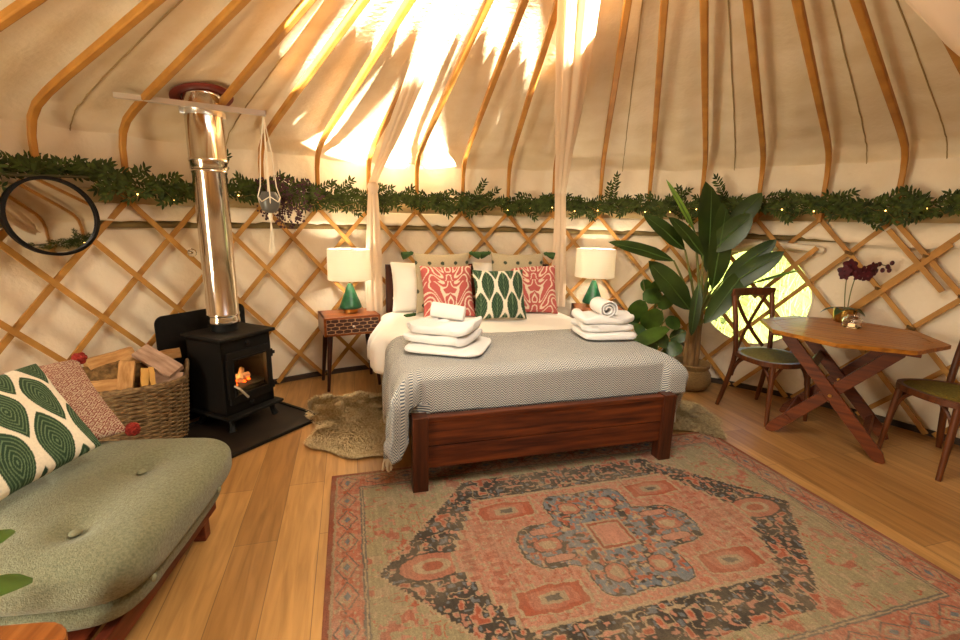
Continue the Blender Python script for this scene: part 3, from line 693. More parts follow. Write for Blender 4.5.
# heat shield, hearth tray, flue
HS=V((SC[0],SC[1],0))+MX.Rotation(SR,3,'Z')@V((.02,.262,0))
mb=MB(); W_=.315; Hh=.73; rr=.05; prof=[(-W_,0),(W_,0)]+[(W_-rr+rr*math.cos(t),Hh-rr+rr*math.sin(t)) for t in [k*PI/12 for k in range(7)]]+[(-W_+rr-rr*math.sin(t),Hh-rr+rr*math.cos(t)) for t in [k*PI/12 for k in range(7)]]
mb.m=MX.Rotation(PI/2,4,'X'); mb.prism(prof,-.004,.004); o=tag(O('heat_shield',mb,'iron',smooth=False),'black steel heat shield standing behind the stove','heat shield'); o.location=(HS.x,HS.y,.002); o.rotation_euler=(0,0,SR)
HT=(-1.50,2.80); TR=R_(60)
tr=T('hearth_tray','dark metal hearth tray under the stove','hearth',(HT[0],HT[1],0.001),TR)
hh=MB(); hh.box((0,.0,.006),(.66,.60,.012)); O('plate',hh,'irontray',tr,smooth=False)
hh=MB(); hh.box((0,-.3,.012),(.68,.02,.022)); hh.box((0,.3,.012),(.68,.02,.022)); hh.box((.33,0,.012),(.02,.6,.022)); hh.box((-.33,0,.012),(.02,.6,.022)); O('rim',hh,'iron',tr,smooth=False,bev=.003)
FX,FY=-1.665,2.895
flu=T('stove_flue','polished stainless steel flue pipe rising from the stove through the roof','flue',(FX,FY,.622))
mb=MB(); mb.lathe([(.078,0),(.078,.05)],40); O('collar',mb,'iron',flu)
mb=MB(); mb.lathe([(.094,.05),(.096,.055),(.096,.075),(.093,.08),(.093,.10),(.097,.104),(.097,.115),(.093,.12),(.093,.975),(.097,.981),(.097,.995),(.093,1.0)],48); O('lower_pipe',mb,'steel',flu)
mb=MB(); mb.lathe([(.102,1.0),(.102,1.035),(.106,1.041),(.106,1.06),(.102,1.065),(.103,1.40),(.106,1.41),(.106,1.43),(.103,1.435),(.103,1.62)],48); O('upper_pipe',mb,'steel',flu)
mb=MB(); mb.lathe([(.105,1.30),(.109,1.30),(.109,1.335),(.105,1.335)],40,caps=False); mb.box((-.07,-.08,1.317),(.04,.03,.035),(0,0,R_(40))); mb.box((.09,.03,1.31),(.03,.03,.035)); O('clamp_band',mb,'steelr',flu)
mb=MB(); rc=V((FX,FY,0)); P=[]
def col_ring(rad): 
    return [V((rad*math.cos(2*PI*k/40),rad*math.sin(2*PI*k/40),pr(math.hypot(FX+rad*math.cos(2*PI*k/40)-CX,FY+rad*math.sin(2*PI*k/40)-CY))+.005-.622)) for k in range(41)]
a_,b_=col_ring(.108),col_ring(.165); mb.grid(lambda u,v:(a_[round(u*40)].lerp(b_[round(u*40)],v)),40,2); O('roof_flashing',mb,'redpaint',flu,sol=.006)
# bracket bar crossing the roof poles
ba,bb=V((-2.045,2.70,1.985)),V((-1.285,2.9,1.912))
ba=V((-2.0,2.65,1.965)); bb=V((-1.30,2.90,1.94))
brk=T('flue_bracket','long steel bracket bar holding the flue near the roof','bracket',ba)
mb=MB(); dd=(bb-ba); sd=V((dd.y,-dd.x,0)).normalized()
mb.bar([V((0,0,0))+sd*.0,dd+sd*.0],.03,.012,(0,0,1)); mb.bar([V((0,0,.012))+sd*.012,dd+V((0,0,.012))+sd*.012],.004,.02,(0,0,1)); O('bar',mb,'steelr',brk,smooth=False)
# macrame hanger
hx=bb+V((-.01,-.01,-.01)); mh=T('macrame_hanger','white cord hanger holding a small grey pot, hanging from the flue bracket','plant hanger',hx)
mb=MB(); zk=-.40
for k in range(4):
    a=k*PI/2+.5; c_,s_=math.cos(a),math.sin(a)
    P=[V((0,0,0)),V((c_*.03,s_*.03,-.2)),V((c_*.045,s_*.045,-.40)),V((c_*.062,s_*.062,-.46)),V((c_*.055,s_*.055,-.50)),V((0,0,-.56))]
    mb.tube(P,.0035,5)
    a2=a+PI/4; mb.tube([V((c_*.062,s_*.062,-.46)),V((math.cos(a2)*.064,math.sin(a2)*.064,-.49)),V((math.cos(a+PI/2)*.062,math.sin(a+PI/2)*.062,-.46))],.003,5)
mb.tube([(0,0,-.555),(0,0,-.60)],.012,8); O('cords',mb,'cord',mh)
mb=MB()
for k in range(10): mb.tube([(0,0,-.6),(U(-.008,.008),U(-.008,.008),-.7),(U(-.016,.016),U(-.016,.016),-.80)],.003,4)
mb.ball((0,0,-.575),.014,8); O('tail_tassel',mb,'cord',mh)
mb=MB(); mb.lathe([(.02,-.555),(.045,-.54),(.058,-.50),(.055,-.46),(.04,-.43)],24); O('small_pot',mb,'greyg',mh,label='round grey glass pot')

mb=MB(); ff=MB()
c0=V((-1.40,3.42,1.50))
for k in range(60):
    a=U(0,2*PI); d=V((math.cos(a)*U(.2,1),U(-.5,.1),U(-1.1,.5))).normalized(); L=U(.06,.22); p=c0+V((U(-.1,.1),0,U(-.02,.03))); e=p+d*L; mb.tube([p,p+d*L*.6,e],.0014,4)
    for j in range(7): ff.ball(e+V((U(-.03,.03),U(-.03,.03),U(-.03,.03))),U(.005,.010),6)
df=T('dried_flower_bunch','bunch of dried purple berries hanging in the garland beside the cord hanger','dried flowers'); O('stalks',mb,'gstem',df,kind='stuff'); O('berries',ff,'flower',df,kind='stuff')
# glass knob on the lattice
kp=pol(3.05,141.0,1.10); mb=MB(); mb.ball(kp,.028,12); mb.tube([kp,pol(3.09,141.0,1.10)],.006,6); tag(O('glass_knob',mb,'glass'),'small clear glass knob on the lattice left of the flue','knob')
# ------------------------------------------------------------ log basket
bk=T('log_basket','tall oval wicker basket beside the stove, filled with firewood','basket',(-2.03,2.555,0),R_(36))
A_,B_=.25,.19; HB=.38
def bas(th,z,k=1):
    f=.88+.14*(z/HB)+.02*math.sin(z/HB*PI); e=.75; sg=lambda v: math.copysign(abs(v)**e,v)
    return V((A_*f*k*sg(math.cos(th)),B_*f*k*sg(math.sin(th)),z))
mb=MB(); NS=30; rows=30
for j in range(rows):
    z=.012+(HB-.02)*j/(rows-1); P=[]
    n=NS*4
    for i in range(n+1):
        th=2*PI*i/n; o_=.0075*math.sin(NS/2*th*1.0+PI*j); p=bas(th,z); nrm=V((math.cos(th)/A_,math.sin(th)/B_,0)).normalized(); P.append(p+nrm*o_)
    mb.tube(P,.0062,5)
O('weave',mb,'wicker',bk)
mb=MB()
for k in range(NS):
    th=2*PI*(k+.0)/NS; mb.tube([bas(th,z*HB/6,.99) for z in range(7)],.006,5)
O('stakes',mb,'wicker',bk)
mb=MB(); 
for ph in (0,PI): mb.tube([bas(2*PI*i/120,HB+.006,1)+V((0,0,.008*math.sin(i*.9+ph))) for i in range(121)],.013,6)
O('rim',mb,'wicker',bk)
mb=MB(); mb.prism([tuple(bas(2*PI*i/40,0,.97).xy) for i in range(40)],.002,.014); O('basket_base',mb,'wicker',bk,smooth=False)
for sx in(-1,1):
    mb=MB(); P=bez((sx*.25,-.075,HB),(sx*.275,-.05,HB+.12),(sx*.275,.05,HB+.12),10,(sx*.25,.075,HB)); mb.tube(P,.011,6); mb.tube([p+V((0,.006*math.sin(i*1.5),.01*math.cos(i*1.5))) for i,p in enumerate(P)],.007,5); O('handle',mb,'wicker',bk)
bkm=MX.Translation((-2.03,2.555,0))@MX.Rotation(R_(36),4,'Z')
def logmb(L,w,h,kind):
    mb=MB(); n=8
    if kind=='round':   # half round with flat split face
        sec=[(math.cos(t)*w/2,math.sin(t)*h) for t in [k*PI/8 for k in range(9)]]
    elif kind=='plank': sec=[(-w/2,0),(w/2,0),(w/2,h),(-w/2,h*.9)]
    else: sec=[(-w/2,0),(w/2,.0),(w*.15,h)]
    m=len(sec); vs=[];fs=[]
    for i in range(n+1):
        x=-L/2+L*i/n
        for y,z in sec: vs.append((x+ (U(-.003,.003)),y+.004*noise.noise(V((x*20,y*30,1))),z+.004*noise.noise(V((x*20,z*30,4)))))
    for i in range(n):
        for k in range(m): fs.append((i*m+k,i*m+(k+1)%m,(i+1)*m+(k+1)%m,(i+1)*m+k))
    fs+= [tuple(range(m))[::-1],tuple(range(n*m,n*m+m))]
    mb.add(vs,fs); return mb
LG=[# x,y,z,rx,ry,rz,L,w,h,kind,mat,label
(-.15,.01,.385,1.2,-.1,.1,.20,.16,.07,'round','bark','thick bark covered log at the left of the basket pile'),
(-.10,.07,.455,.2,-.12,.35,.22,.11,.06,'round','log','half round split log topmost at the left of the basket pile'),
(-.03,-.09,.41,.15,-1.05,1.25,.17,.06,.03,'plank','log','pale split log standing upright at the middle front of the basket'),
(.12,-.03,.455,.45,.50,-.75,.25,.085,.025,'plank','logpink','flat greyish split board sloping down to the right rim of the basket'),
(.15,.09,.445,.1,-.05,.05,.18,.06,.035,'plank','log','pale square split log at the back right of the basket'),
(.045,-.10,.385,.3,-1.0,1.45,.12,.03,.03,'plank','logyellow','short yellow kindling stick right of the upright log'),
(.08,-.10,.385,.2,-.95,1.6,.12,.022,.025,'plank','logyellow','thinnest yellow kindling stick at the front middle of the basket'),
(.03,.03,.40,.8,.1,.2,.24,.10,.06,'wedge','bark','bark edged wedge log behind the upright log'),
(-.12,-.09,.35,.2,.05,.0,.17,.09,.05,'wedge','log','short split log lying low at the front left of the basket'),
(.14,-.07,.355,.6,.15,-.2,.19,.09,.05,'wedge','logpink','split log lying under the sloping greyish board'),
(-.02,.03,.29,.1,0,.1,.34,.15,.08,'round','bark','large log lying deep inside the basket'),
(.0,-.06,.22,.1,0,-.1,.32,.15,.08,'round','log','buried log near the bottom of the basket pile'),]
from mathutils import Euler
for x,y,z,rx,ry,rz,L,w,h,kd,m_,lab in LG:
    o=tag(O('firewood_log',logmb(L*1.03,w*1.2,h*1.2,kd),m_,smooth=False),lab,'firewood','split logs in the wicker basket'); o.matrix_world=bkm@MX.Translation((x,y,z+(.03 if z>.33 else 0)))@Euler((rx,ry,rz)).to_matrix().to_4x4()
# ------------------------------------------------------------ futon
FR=R_(8); FO=V((-1.01,1.38,0))
fut=T('futon_chair','low wooden futon frame with dark red brown rails, in the left foreground','futon',(FO.x,FO.y,0),FR)
# local: +x towards room, y along; front edge at x=0
for y in (-.36,.37):
    mb=MB(); mb.box((-.46,y,.15),(.74,.035,.07)); O('end_rail',mb,'futwood',fut,smooth=False,bev=.004)
mb=MB(); mb.box((-.075,-.0,.15),(.035,.78,.075)); O('front_rail',mb,'futwood',fut,smooth=False,bev=.004)
mb=MB(); mb.box((-.82,.02,.155),(.035,.84,.075)); O('back_rail',mb,'futwood',fut,smooth=False,bev=.004)
for k in range(7):
    mb=MB(); mb.box((-.15-.105*k,.0,.175),(.07,.71,.018)); O('slat',mb,'futwood',fut,smooth=False,bev=.002)
for x in (-.11,-.8):
    for y in (-.34,.35):
        mb=MB(); mb.box((x,y,.06),(.05,.05,.12)); O('leg',mb,'futwood',fut,smooth=False,bev=.004)
mb=MB(); mb.box((-1.12,.02,.45),(.03,.84,.07),(0,R_(-15),0)); mb.box((-1.17,.02,.65),(.03,.84,.07),(0,R_(-15),0)); mb.box((-1.05,-.36,.42),(.035,.03,.6),(0,R_(-18),0)); mb.box((-1.05,.40,.38),(.035,.03,.5),(0,R_(-18),0)); O('back_frame',mb,'futwood',fut,smooth=False,bev=.003)
def futpad(x0,x1,y0,y1,z0,z1,btn,seed):
    mb=MB(); cx,cy,cz=(x0+x1)/2,(y0+y1)/2,(z0+z1)/2; hw,hd,hh=(x1-x0)/2,(y1-y0)/2,(z1-z0)/2
    sg=lambda v,p: math.copysign(abs(v)**p,v)
    def f(a,b):
        th=2*PI*a; ph=(b-.5)*PI
        x=cx+hw*sg(math.cos(th),.3)*sg(math.cos(ph),.45); y=cy+hd*sg(math.sin(th),.3)*sg(math.cos(ph),.45)
        z=cz+hh*sg(math.sin(ph),.62)
        if ph>0:
            for bx,by in btn: z-=.03*math.exp(-((x-bx)**2+(y-by)**2)/.0025)+.018*math.exp(-((x-bx)**2+(y-by)**2)/.03)
        k=.012*noise.noise(V((x*4+seed,y*4,z*3)))+.010*noise.noise(V((x*9,y*9,z*14+seed)))
        return V((x+k,y-k,z+k*.8))
    mb.grid(f,130,70,True); return mb
btns=[(-.20,.17),(-.20,-.17),(-.55,.17),(-.55,-.17)]
fm=T('futon_mattress','thick sage green folded futon mattress with tufted buttons','futon mattress',(FO.x,FO.y,.186),FR)
O('upper_fold',futpad(-.86,.04,-.34,.46,.06,.275,btns,2),'futon',fm,auto=False)
O('lower_fold',futpad(-.86,.0,-.32,.43,.0,.10,[],7),'futon',fm,auto=False)
O('back_fold',(lambda m:(setattr(m,'m',MX.Translation((-.86,0,.22))@MX.Rotation(R_(-72),4,'Y')),m)[1])(MB()) if False else futpad(-1.10,-.90,-.34,.36,.12,.5,[],9),'futon',fm,auto=False)
for bx,by in btns:
    mb=MB(); mb.ball((bx,by,.236),.016,10,(1,1,.5)); O('button',mb,'futbtn',fm)
for by in (-.25,.2): 
    mb=MB(); mb.ball((.045,by,.13),.012,8,(.5,1,1)); O('button',mb,'futbtn',fm)
# leaf cushion and red cushion
mb=cushion_mb(.47,.46,.15,c_leafbig,190,ph=5,pinch=.05); bl_,br_2,tl_=V((-1.42,1.10,.50)),V((-1.39,1.55,.51)),V((-1.76,1.25,.76)); ex_=(br_2-bl_)/.47; ey_=(tl_-bl_)/.46; ez_=ex_.cross(ey_).normalized(); mb.v=[tuple(ex_*x+ey_*y+ez_*z) for x,y,z in mb.v]
o=O('leaf_print_cushion',mb,'pat'); o.location=(bl_+br_2)/2; tag(o,'large cream cushion with dark green concentric leaf print on the futon','cushion')
o=O('woven_red_cushion',cushion_mb(.52,.46,.12,c_red,170,ph=8,pinch=.05),'pat'); tag(o,'red and cream woven cushion with red pompoms behind the leaf print cushion','cushion'); by_axes(o,(-1.70,1.29,.475),(-1.44,1.74,.475),(-2.045,1.488,.72))
for x,y in ((-.26,0),(.275,.0),(-.26,.46),(.265,.46)):
    mb=MB(); 
    for k in range(30): d=V((U(-1,1),U(-1,1),U(-1,1))).normalized(); mb.ball(V((x,y,0))+d*.017,.013,7)
    mb.ball((x,y,0),.025,10); O('pompom',mb,'pom',o,label='dark red wool pompom')
# ------------------------------------------------------------ side stool with plant at the lower left
sp_=T('side_stool','small orange brown wooden stool in the bottom left corner','stool',(-1.05,.67,0),R_(8))
mb=MB(); rr=.08; s=.185; pl=[]
for cxx,cyy,a0 in ((s-rr,s-rr,0),(-s+rr,s-rr,90),(-s+rr,-s+rr,180),(s-rr,-s+rr,270)):
    pl+=[(cxx+rr*math.cos(R_(a0+k*15)),cyy+rr*math.sin(R_(a0+k*15))) for k in range(7)]
mb.prism(pl,.415,.44); O('top',mb,'stoolw',sp_,smooth=False,bev=.005)
for sx in(-1,1):
    for sy in(-1,1):
        mb=MB(); mb.tube([(sx*.11,sy*.11,.415),(sx*.15,sy*.15,0)],[.018,.013],10); O('leg',mb,'stoolw',sp_)
pp=T('potted_plant','potted leafy plant on the stool, only leaf tips showing at the left edge','plant',(-1.12,.64,.441))
mb=MB(); mb.lathe([(.045,0),(.06,.08),(.064,.09),(.055,.09)],24); O('pot',mb,'pot',pp)
mb=MB(); 
for d,L in (((.35,.75,.12),.28),((-.3,.7,.5),.2),((.05,.9,.36),.33),((-.7,.3,.5),.22),((-.5,-.4,.6),.2)):
    dv=V(d).normalized(); p=V((0,0,.08)); e=p+dv*L*.6+V((0,0,.01)); mb.tube([p,e],.003,5); mb.leaf(e,dv,(0,0,1),L*.4,.09,.6,8,.1,lambda t:math.sqrt(max(0,1-(2*t-1)**2)))
O('foliage',mb,'rleaf',pp)
# ------------------------------------------------------------ sheepskins
def sheepskin(c,rz,a,b,lab,m_,n,seed):
    mb=MB()
    def rad(th): return 1+.13*math.sin(3*th+seed)+.10*math.sin(5*th+seed*2)+.06*math.sin(9*th)
    def f(u,v): th=2*PI*u; r=v*rad(th); return V((a*r*math.cos(th),b*r*math.sin(th),.001+.016*(1-v**6)))
    mb.grid(f,60,6,True)
    for k in range(n):
        th=U(0,2*PI); v=math.sqrt(U(0,1)); p=f(th/2/PI,v*.98)
        cl=-1.2+noise.noise(V((p.x*10,p.y*10,seed)))*1.3; d=V((math.cos(cl)*.7+math.cos(th)*v**3*1.0,math.sin(cl)*.7+math.sin(th)*v**3*1.0,.85)).normalized(); L=U(.03,.05); w=V((-d.y,d.x,0)).normalized()*U(.003,.006)
        e=p+d*L; e.z=max(.004,e.z-.01); mb.add([p-w,p+w,p+d*L*.6+w*.7,p+d*L*.6-w*.7,e],[(0,1,2,3),(3,2,4)])
    o=O('sheepskin_rug',mb,m_,smooth=False); tag(o,lab,'sheepskin rug','shaggy sheepskin rugs'); o.location=c; o.rotation_euler=(0,0,rz); return o
sheepskin((-.79,2.92,.003),R_(20),.38,.50,'shaggy beige sheepskin rug on the floor at the left of the bed','fur',19000,1)
sheepskin((1.40,3.2,.003),R_(10),.30,.42,'shaggy beige sheepskin rug on the right of the bed, mostly hidden','fur2',11000,4)
# ------------------------------------------------------------ patterned rug
RWd,RHt=2.41,1.54
rng=np.random.RandomState(5)
lat_n=rng.rand(64,64)
def vn(x,y):
    xi=np.floor(x).astype(int); yi=np.floor(y).astype(int); fx=x-xi; fy=y-yi; fx=fx*fx*(3-2*fx); fy=fy*fy*(3-2*fy)
    g=lambda i,j: lat_n[(xi+i)%64,(yi+j)%64]
    return g(0,0)*(1-fx)*(1-fy)+g(1,0)*fx*(1-fy)+g(0,1)*(1-fx)*fy+g(1,1)*fx*fy
def rug():
    nx,ny=620,430
    X,Y=np.meshgrid(np.linspace(0,RWd,nx+1),np.linspace(0,RHt,ny+1))
    dx=X-RWd/2; dy=Y-RHt/2; ax=abs(dx); ay=abs(dy); jit=.25*np.sign(dx)+.15*np.sign(dy)
    jx=(vn(X*60,Y*60)-.5)*.008; jy=(vn(X*60+9,Y*60+5)-.5)*.008; ax=ax+jx; ay=ay+jy
    L=lambda h:np.array(lin(h))
    cor,pink,rust,beig,olive,dark,blue,grey=L('b86a50'),L('c08068'),L('ac4c2c'),L('b49a78'),L('a2946e'),L('1c1817'),L('6c7680'),L('6a6258')
    C=np.zeros(X.shape+(3,)); C[:]=olive
    def put(m,c): C[m]=c
    n1=vn(ax*40+jit*3,ay*40+7); n2=vn(ax*58+3+jit*9,ay*58); n3=vn(ax*80,ay*80+11); n4=vn(ax*24+40,ay*24+21)
    # field scrolls
    put(n1>.66,beig); put((n4>.74)&(n1>.4),cor*.9); put((abs(n4-.6)<.02)&(n1<.6),rust*1.1); put((n2>.8),pink)
    # dark hexagon
    hexd=ax+ay*(.48/.66)
    stepv=np.floor(ay/.03)*.03
    stepv=np.floor(ay/.015)*.015
    h1=(ax+stepv*.85)<1.0
    h1&=(ay<.55)
    put(h1,dark)
    m=h1&(n1>.64); put(m,beig*.9); m=h1&(n1>.70); put(m,pink); m=h1&(n1>.82); put(m,rust)
    m=h1&(n2>.74)&(n1<.5); put(m,pink*.9); m=h1&(n2<.24)&(n1<.52); put(m,blue*.8)
    m=h1&(abs(n4-.5)<.02)&(n1<.6); put(m,beig)
    edge=((ax+stepv*.85)>1.0)&((ax+stepv*.85)<1.014)&(ay<.56); put(edge,beig)
    for ex,ey,ea,eb in ((.80,0,.13,.07),):
        q_=((ax-ex)/ea)**2+((ay-ey)/eb)**2; put(q_<1.25,dark); put(q_<1,cor); put(q_<.35,beig); put(q_<.12,rust)
    # pink inner field
    inn=(ay<.365)&((ax+np.floor(ay/.06)*.06*.5)<.70)
    put(((ay<.38)&((ax+np.floor(ay/.06)*.06*.5)<.715)),beig); put(inn,pink)
    put(inn&(n2>.62),cor); put(inn&(n3>.72),beig); put(inn&(abs(n1-.5)<.02),rust)
    tick=inn&(ax>.5)&(np.sin(ay*140)>.3)&(np.sin(ax*60)>0); put(tick,cor*.85)
    # cartouches
    q_=np.maximum(abs(ax-.40)/.15,abs(ay-.265)/.058)+.25*abs(ax-.40)/.15+.12*(n1-.5)
    put(q_<1.2,beig); put(q_<1.08,rust); put(q_<.78,cor); put(q_<.45,beig*.9); put(q_<.22,grey*.7)
    # blue medallion
    def blob(ex,ey,ea,eb,p=2.6): return (abs(ax-ex)/ea)**p+(abs(ay-ey)/eb)**p
    med=np.minimum(np.minimum(blob(0,0,.19,.31,5),blob(.27,0,.15,.13,3)),np.minimum(blob(.10,.22,.11,.10,3),blob(.0,.0,.30,.15,5)))
    med=med+(n2-.5)*.25; put(med<1.2,beig); put(med<1.12,dark); put(med<.97,blue)
    m=(med<1)&(n1>.66); put(m,dark*1.3); m=(med<1)&(n2>.66); put(m,cor); m=(med<1)&(n2>.76); put(m,rust); m=(med<1)&(n3<.22); put(m,beig)
    b2=blob(.10,.21,.05,.045)+(n2-.5)*.5; put(b2<1.2,dark); put(b2<.9,cor); put(b2<.3,beig)
    b2=blob(.30,.0,.06,.04)+(n2-.5)*.5; put(b2<1.2,dark); put(b2<1,cor); put(b2<.3,beig)
    b2=blob(.28,.085,.07,.02)+(n2-.5)*.5; put(b2<1.3,dark); put(b2<1,pink)
    d2=np.maximum(ax,ay)/.075; put(d2<1.25,beig); put(d2<1.1,rust*.8); put(d2<.92,beig); put(d2<.82,pink*1.05)
    # borders
    ex=np.minimum(X,RWd-X)+jx; ey=np.minimum(Y,RHt-Y)+jy; e=np.minimum(ex,ey); along=np.where(ex<ey,Y-RHt/2,X-RWd/2)
    bd=e<.15; put(bd,cor)
    t=abs(((along/.15)%1)-.5)*2; k=abs(e-.08)/.045
    dia=abs(t*1.0)+k
    put(bd&(n2>.62),pink); put(bd&(n3>.75),beig); put(bd&(abs(dia-.95)<.07),grey*.8); put(bd&(abs(dia-.55)<.08),beig*.9); put(bd&(dia<.3),blue*.9); put(bd&(t>.8)&(k<.5)&(n3>.45),rust)
    put((e>.138)&(e<.158),grey); put((e>.145)&(e<.151),beig); put((e<.022),rust*.7); put((e>.022)&(e<.032),beig*.8)
    # wear
    w=vn(X*5,Y*5)*.5+vn(X*17,Y*17)*.5; f=np.clip((w-.35)*1.1,0,.5)[...,None]; f2=(vn(X*150,Y*9)*.35+vn(X*170,Y*120)*.35)[...,None]
    C=C*(.86-f*.55)+L('a89478')*(f*.55+.14); C=C*(.62+f2*.6)
    X=X.ravel();Y=Y.ravel(); Z=.010+.0008*np.sin(X*30)*np.sin(Y*25)
    mb=MB(); mb.v=list(zip(X.tolist(),(-Y).tolist(),Z.tolist())); mb.c=[tuple(c) for c in np.clip(C,0,1).reshape(-1,3).tolist()]; mb.uv=[(0,0)]*len(mb.v); w1=nx+1
    mb.f=[(j*w1+i,(j+1)*w1+i,(j+1)*w1+i+1,j*w1+i+1) for j in range(ny) for i in range(nx)]
    for a,b in (((0,0),(RWd,0)),((RWd,0),(RWd,-RHt)),((RWd,-RHt),(0,-RHt)),((0,-RHt),(0,0))):
        c=lin('8c5040'); mb.add([(a[0],a[1],.010),(b[0],b[1],.010),(b[0],b[1],0.0),(a[0],a[1],0.0)],[(0,3,2,1)],[c]*4)
    o=O('patterned_rug',mb,'rug',smooth=False); o.location=(-.768,2.196,.001); o.rotation_euler=(0,0,R_(16)); tag(o,'large faded coral and charcoal patterned rug on the floor at the foot of the bed','rug')
rug()
# ------------------------------------------------------------ chairs
def chair(loc,rz,lab):
    t=T('cross_back_chair',lab,'chair',loc,rz,'bentwood cross back chairs'); sz=.455
    def sec(th,k=1):
        x=math.cos(th); y=math.sin(th); wd=.215-.02*y; return V((wd*k*math.copysign(abs(x)**.8,x),.205*k*math.copysign(abs(y)**.8,y),0))
    mb=MB(); P=[sec(2*PI*i/48)+V((0,0,sz-.018)) for i in range(49)]; mb.bar(P,.03,.034,(0,0,1)); O('seat_rim',mb,'chairw',t)
    mb=MB(); mb.grid(lambda a,b:sec(2*PI*a,max(b,.001)*1.0)+V((0,0,sz+.012*(1-b**4)-.006)),48,8,True); mb.grid(lambda a,b:sec(2*PI*a,max(b,.001)*.95)+V((0,0,sz-.03)),48,2,True,rev=True); O('seat',mb,'seat',t,label='olive coloured seat')
    for sx in(-1,1):
        mb=MB(); mb.tube([(sx*.165,-.15,sz-.02),(sx*.175,-.165,.25),(sx*.185,-.185,0)],[.020,.018,.013],10); O('front_leg',mb,'chairw',t)
        mb=MB(); P=bez((sx*.20,.235,0),(sx*.165,.155,.35),(sx*.168,.165,.47),8)[:-1]+bez((sx*.168,.165,.47),(sx*.178,.185,.68),(sx*.185,.235,.885),8); mb.tube(P,[.014]+[.018]*(len(P)-2)+[.014],10); O('back_leg',mb,'chairw',t)
    mb=MB(); P=bez((-.205,.225,.88),(0,.285,.885),(.205,.225,.88),12); mb.bar(P,.062,.022,V((0,1,.15))); O('top_rail',mb,'chairw',t,bev=.008)
    for sx in(-1,1):
        mb=MB(); P=bez((sx*.155,.245,.865),(sx*.02,.262,.64),(-sx*.125,.19,.465),10); mb.bar(P,.026,.009,V((0,1,0))); O('cross_slat',mb,'chairw',t)
    lg=[(-.17,-.155),(.17,-.155),(.172,.165),(-.172,.165)]
    for i in range(4):
        a,b=V((*lg[i],0)),V((*lg[(i+1)%4],0)); d=b-a
        mb=MB(); P=bez(a+V((0,0,.27)),a+d*.06+V((0,0,.40)),a+d*.5+V((0,0,.445)),8)[:-1]; P2=bez(a+d*.5+V((0,0,.432)),b-d*.06+V((0,0,.40)),b+V((0,0,.27)),8)
        mb.tube(bez(a+V((0,0,.26)),a+d*.08+V((0,0,.49)),b-d*.08+V((0,0,.49)),14,b+V((0,0,.26))),.010,7); O('bent_brace',mb,'chairw',t)
    return t
chair((2.128,3.20,0),R_(18),'bentwood cross back chair standing in front of the round window')
chair((2.745,2.505,0),R_(-87),'bentwood chair cut off by the right edge of the photo, beside the table')
# ------------------------------------------------------------ folding table
TC=V((2.35,2.865,0)); TA=R_(-43)
tb=T('folding_table','octagonal teak folding table with crossed legs','table',TC,TA)
def clip(poly,n,c):   # keep n.p<=c
    out=[]
    for i in range(len(poly)):
        a,b=poly[i],poly[(i+1)%len(poly)]; da=a[0]*n[0]+a[1]*n[1]-c; db=b[0]*n[0]+b[1]*n[1]-c
        if da<=0: out.append(a)
        if da*db<0: t=da/(da-db); out.append((a[0]+(b[0]-a[0])*t,a[1]+(b[1]-a[1])*t))
    return out
def octo(R): return [(R*math.cos(R_(22.5*0+45*k+2)-TA),R*math.sin(R_(45*k+2)-TA)) for k in range(8)]
mb=MB(); inner=octo(.405); outer=octo(.48)
for k in range(8):
    a,b,c,d=outer[k],outer[(k+1)%8],inner[(k+1)%8],inner[k]; g_=.0015
    mb.prism([a,b,c,d],.698,.722)
for k in range(-7,8):
    p=clip(clip(octo(.402),(0,1),k*.06+.0265),(0,-1),-(k*.06-.0265))
    if len(p)>2: mb.prism(p,.700,.721)
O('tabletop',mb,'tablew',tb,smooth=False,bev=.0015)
for yy in (-.22,.22):
    for s in(-1,1):
        mb=MB(); oy=yy+s*.014
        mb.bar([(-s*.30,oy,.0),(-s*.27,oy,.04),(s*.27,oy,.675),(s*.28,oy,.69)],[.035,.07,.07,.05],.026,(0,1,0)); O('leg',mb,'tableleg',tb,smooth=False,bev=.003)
    mb=MB(); mb.box((0,yy*1.16,.685),(.72,.03,.026)); O('top_bearer',mb,'tableleg',tb,smooth=False,bev=.002)
    mb=MB(); mb.m=MX.Translation((0,yy,.345))@MX.Rotation(PI/2,4,'X'); mb.lathe([(.01,-.034),(.01,.034)],12); O('pivot_bolt',mb,'brass',tb)
for x,z in ((-.2,.13),(.2,.13),(-.12,.5)):
    mb=MB(); mb.box((x,0,z),(.05,.46,.02),(0,.8 if x<0 else -.8,0)); O('stretcher',mb,'tableleg',tb,smooth=False,bev=.002)
# orchid
oc=T('orchid','dark red moth orchid in a gold glass pot on the folding table','orchid',(2.54,3.13,.7225))
mb=MB(); mb.lathe([(.045,0),(.06,.006),(.067,.05),(.066,.095),(.060,.10),(.055,.095)],32,caps=False); mb.lathe([(.001,.001),(.045,.001)],24,caps=False); O('pot',mb,'goldpot',oc)
mb=MB(); mb.lathe([(.058,.08),(.03,.088),(.001,.09)],24,caps=False); O('moss',mb,'soil',oc)
mb=MB()
for a,L in ((.2,.16),(1.4,.12),(2.7,.16),(3.6,.14),(5.2,.13),(5.9,.12)): mb.leaf((0,0,.09),(math.cos(a),math.sin(a),.45),(0,0,1),L,.06,1.2,7)
O('leaves',mb,'oleaf',oc)
mb=MB(); s1=bez((-.01,0,.09),(-.05,0,.30),(-.03,0,.36),8)+bez((-.03,0,.36),(-.08,-.02,.40),(-.10,-.04,.37),6)[1:]; s2=bez((.01,0,.09),(.0,0,.28),(.03,-.01,.36),8)+bez((.03,-.01,.36),(.10,-.02,.44),(.22,-.03,.39),8)[1:]
mb.tube(s1,.0035,6); mb.tube(s2,.0035,6); O('stems',mb,'pstem',oc)
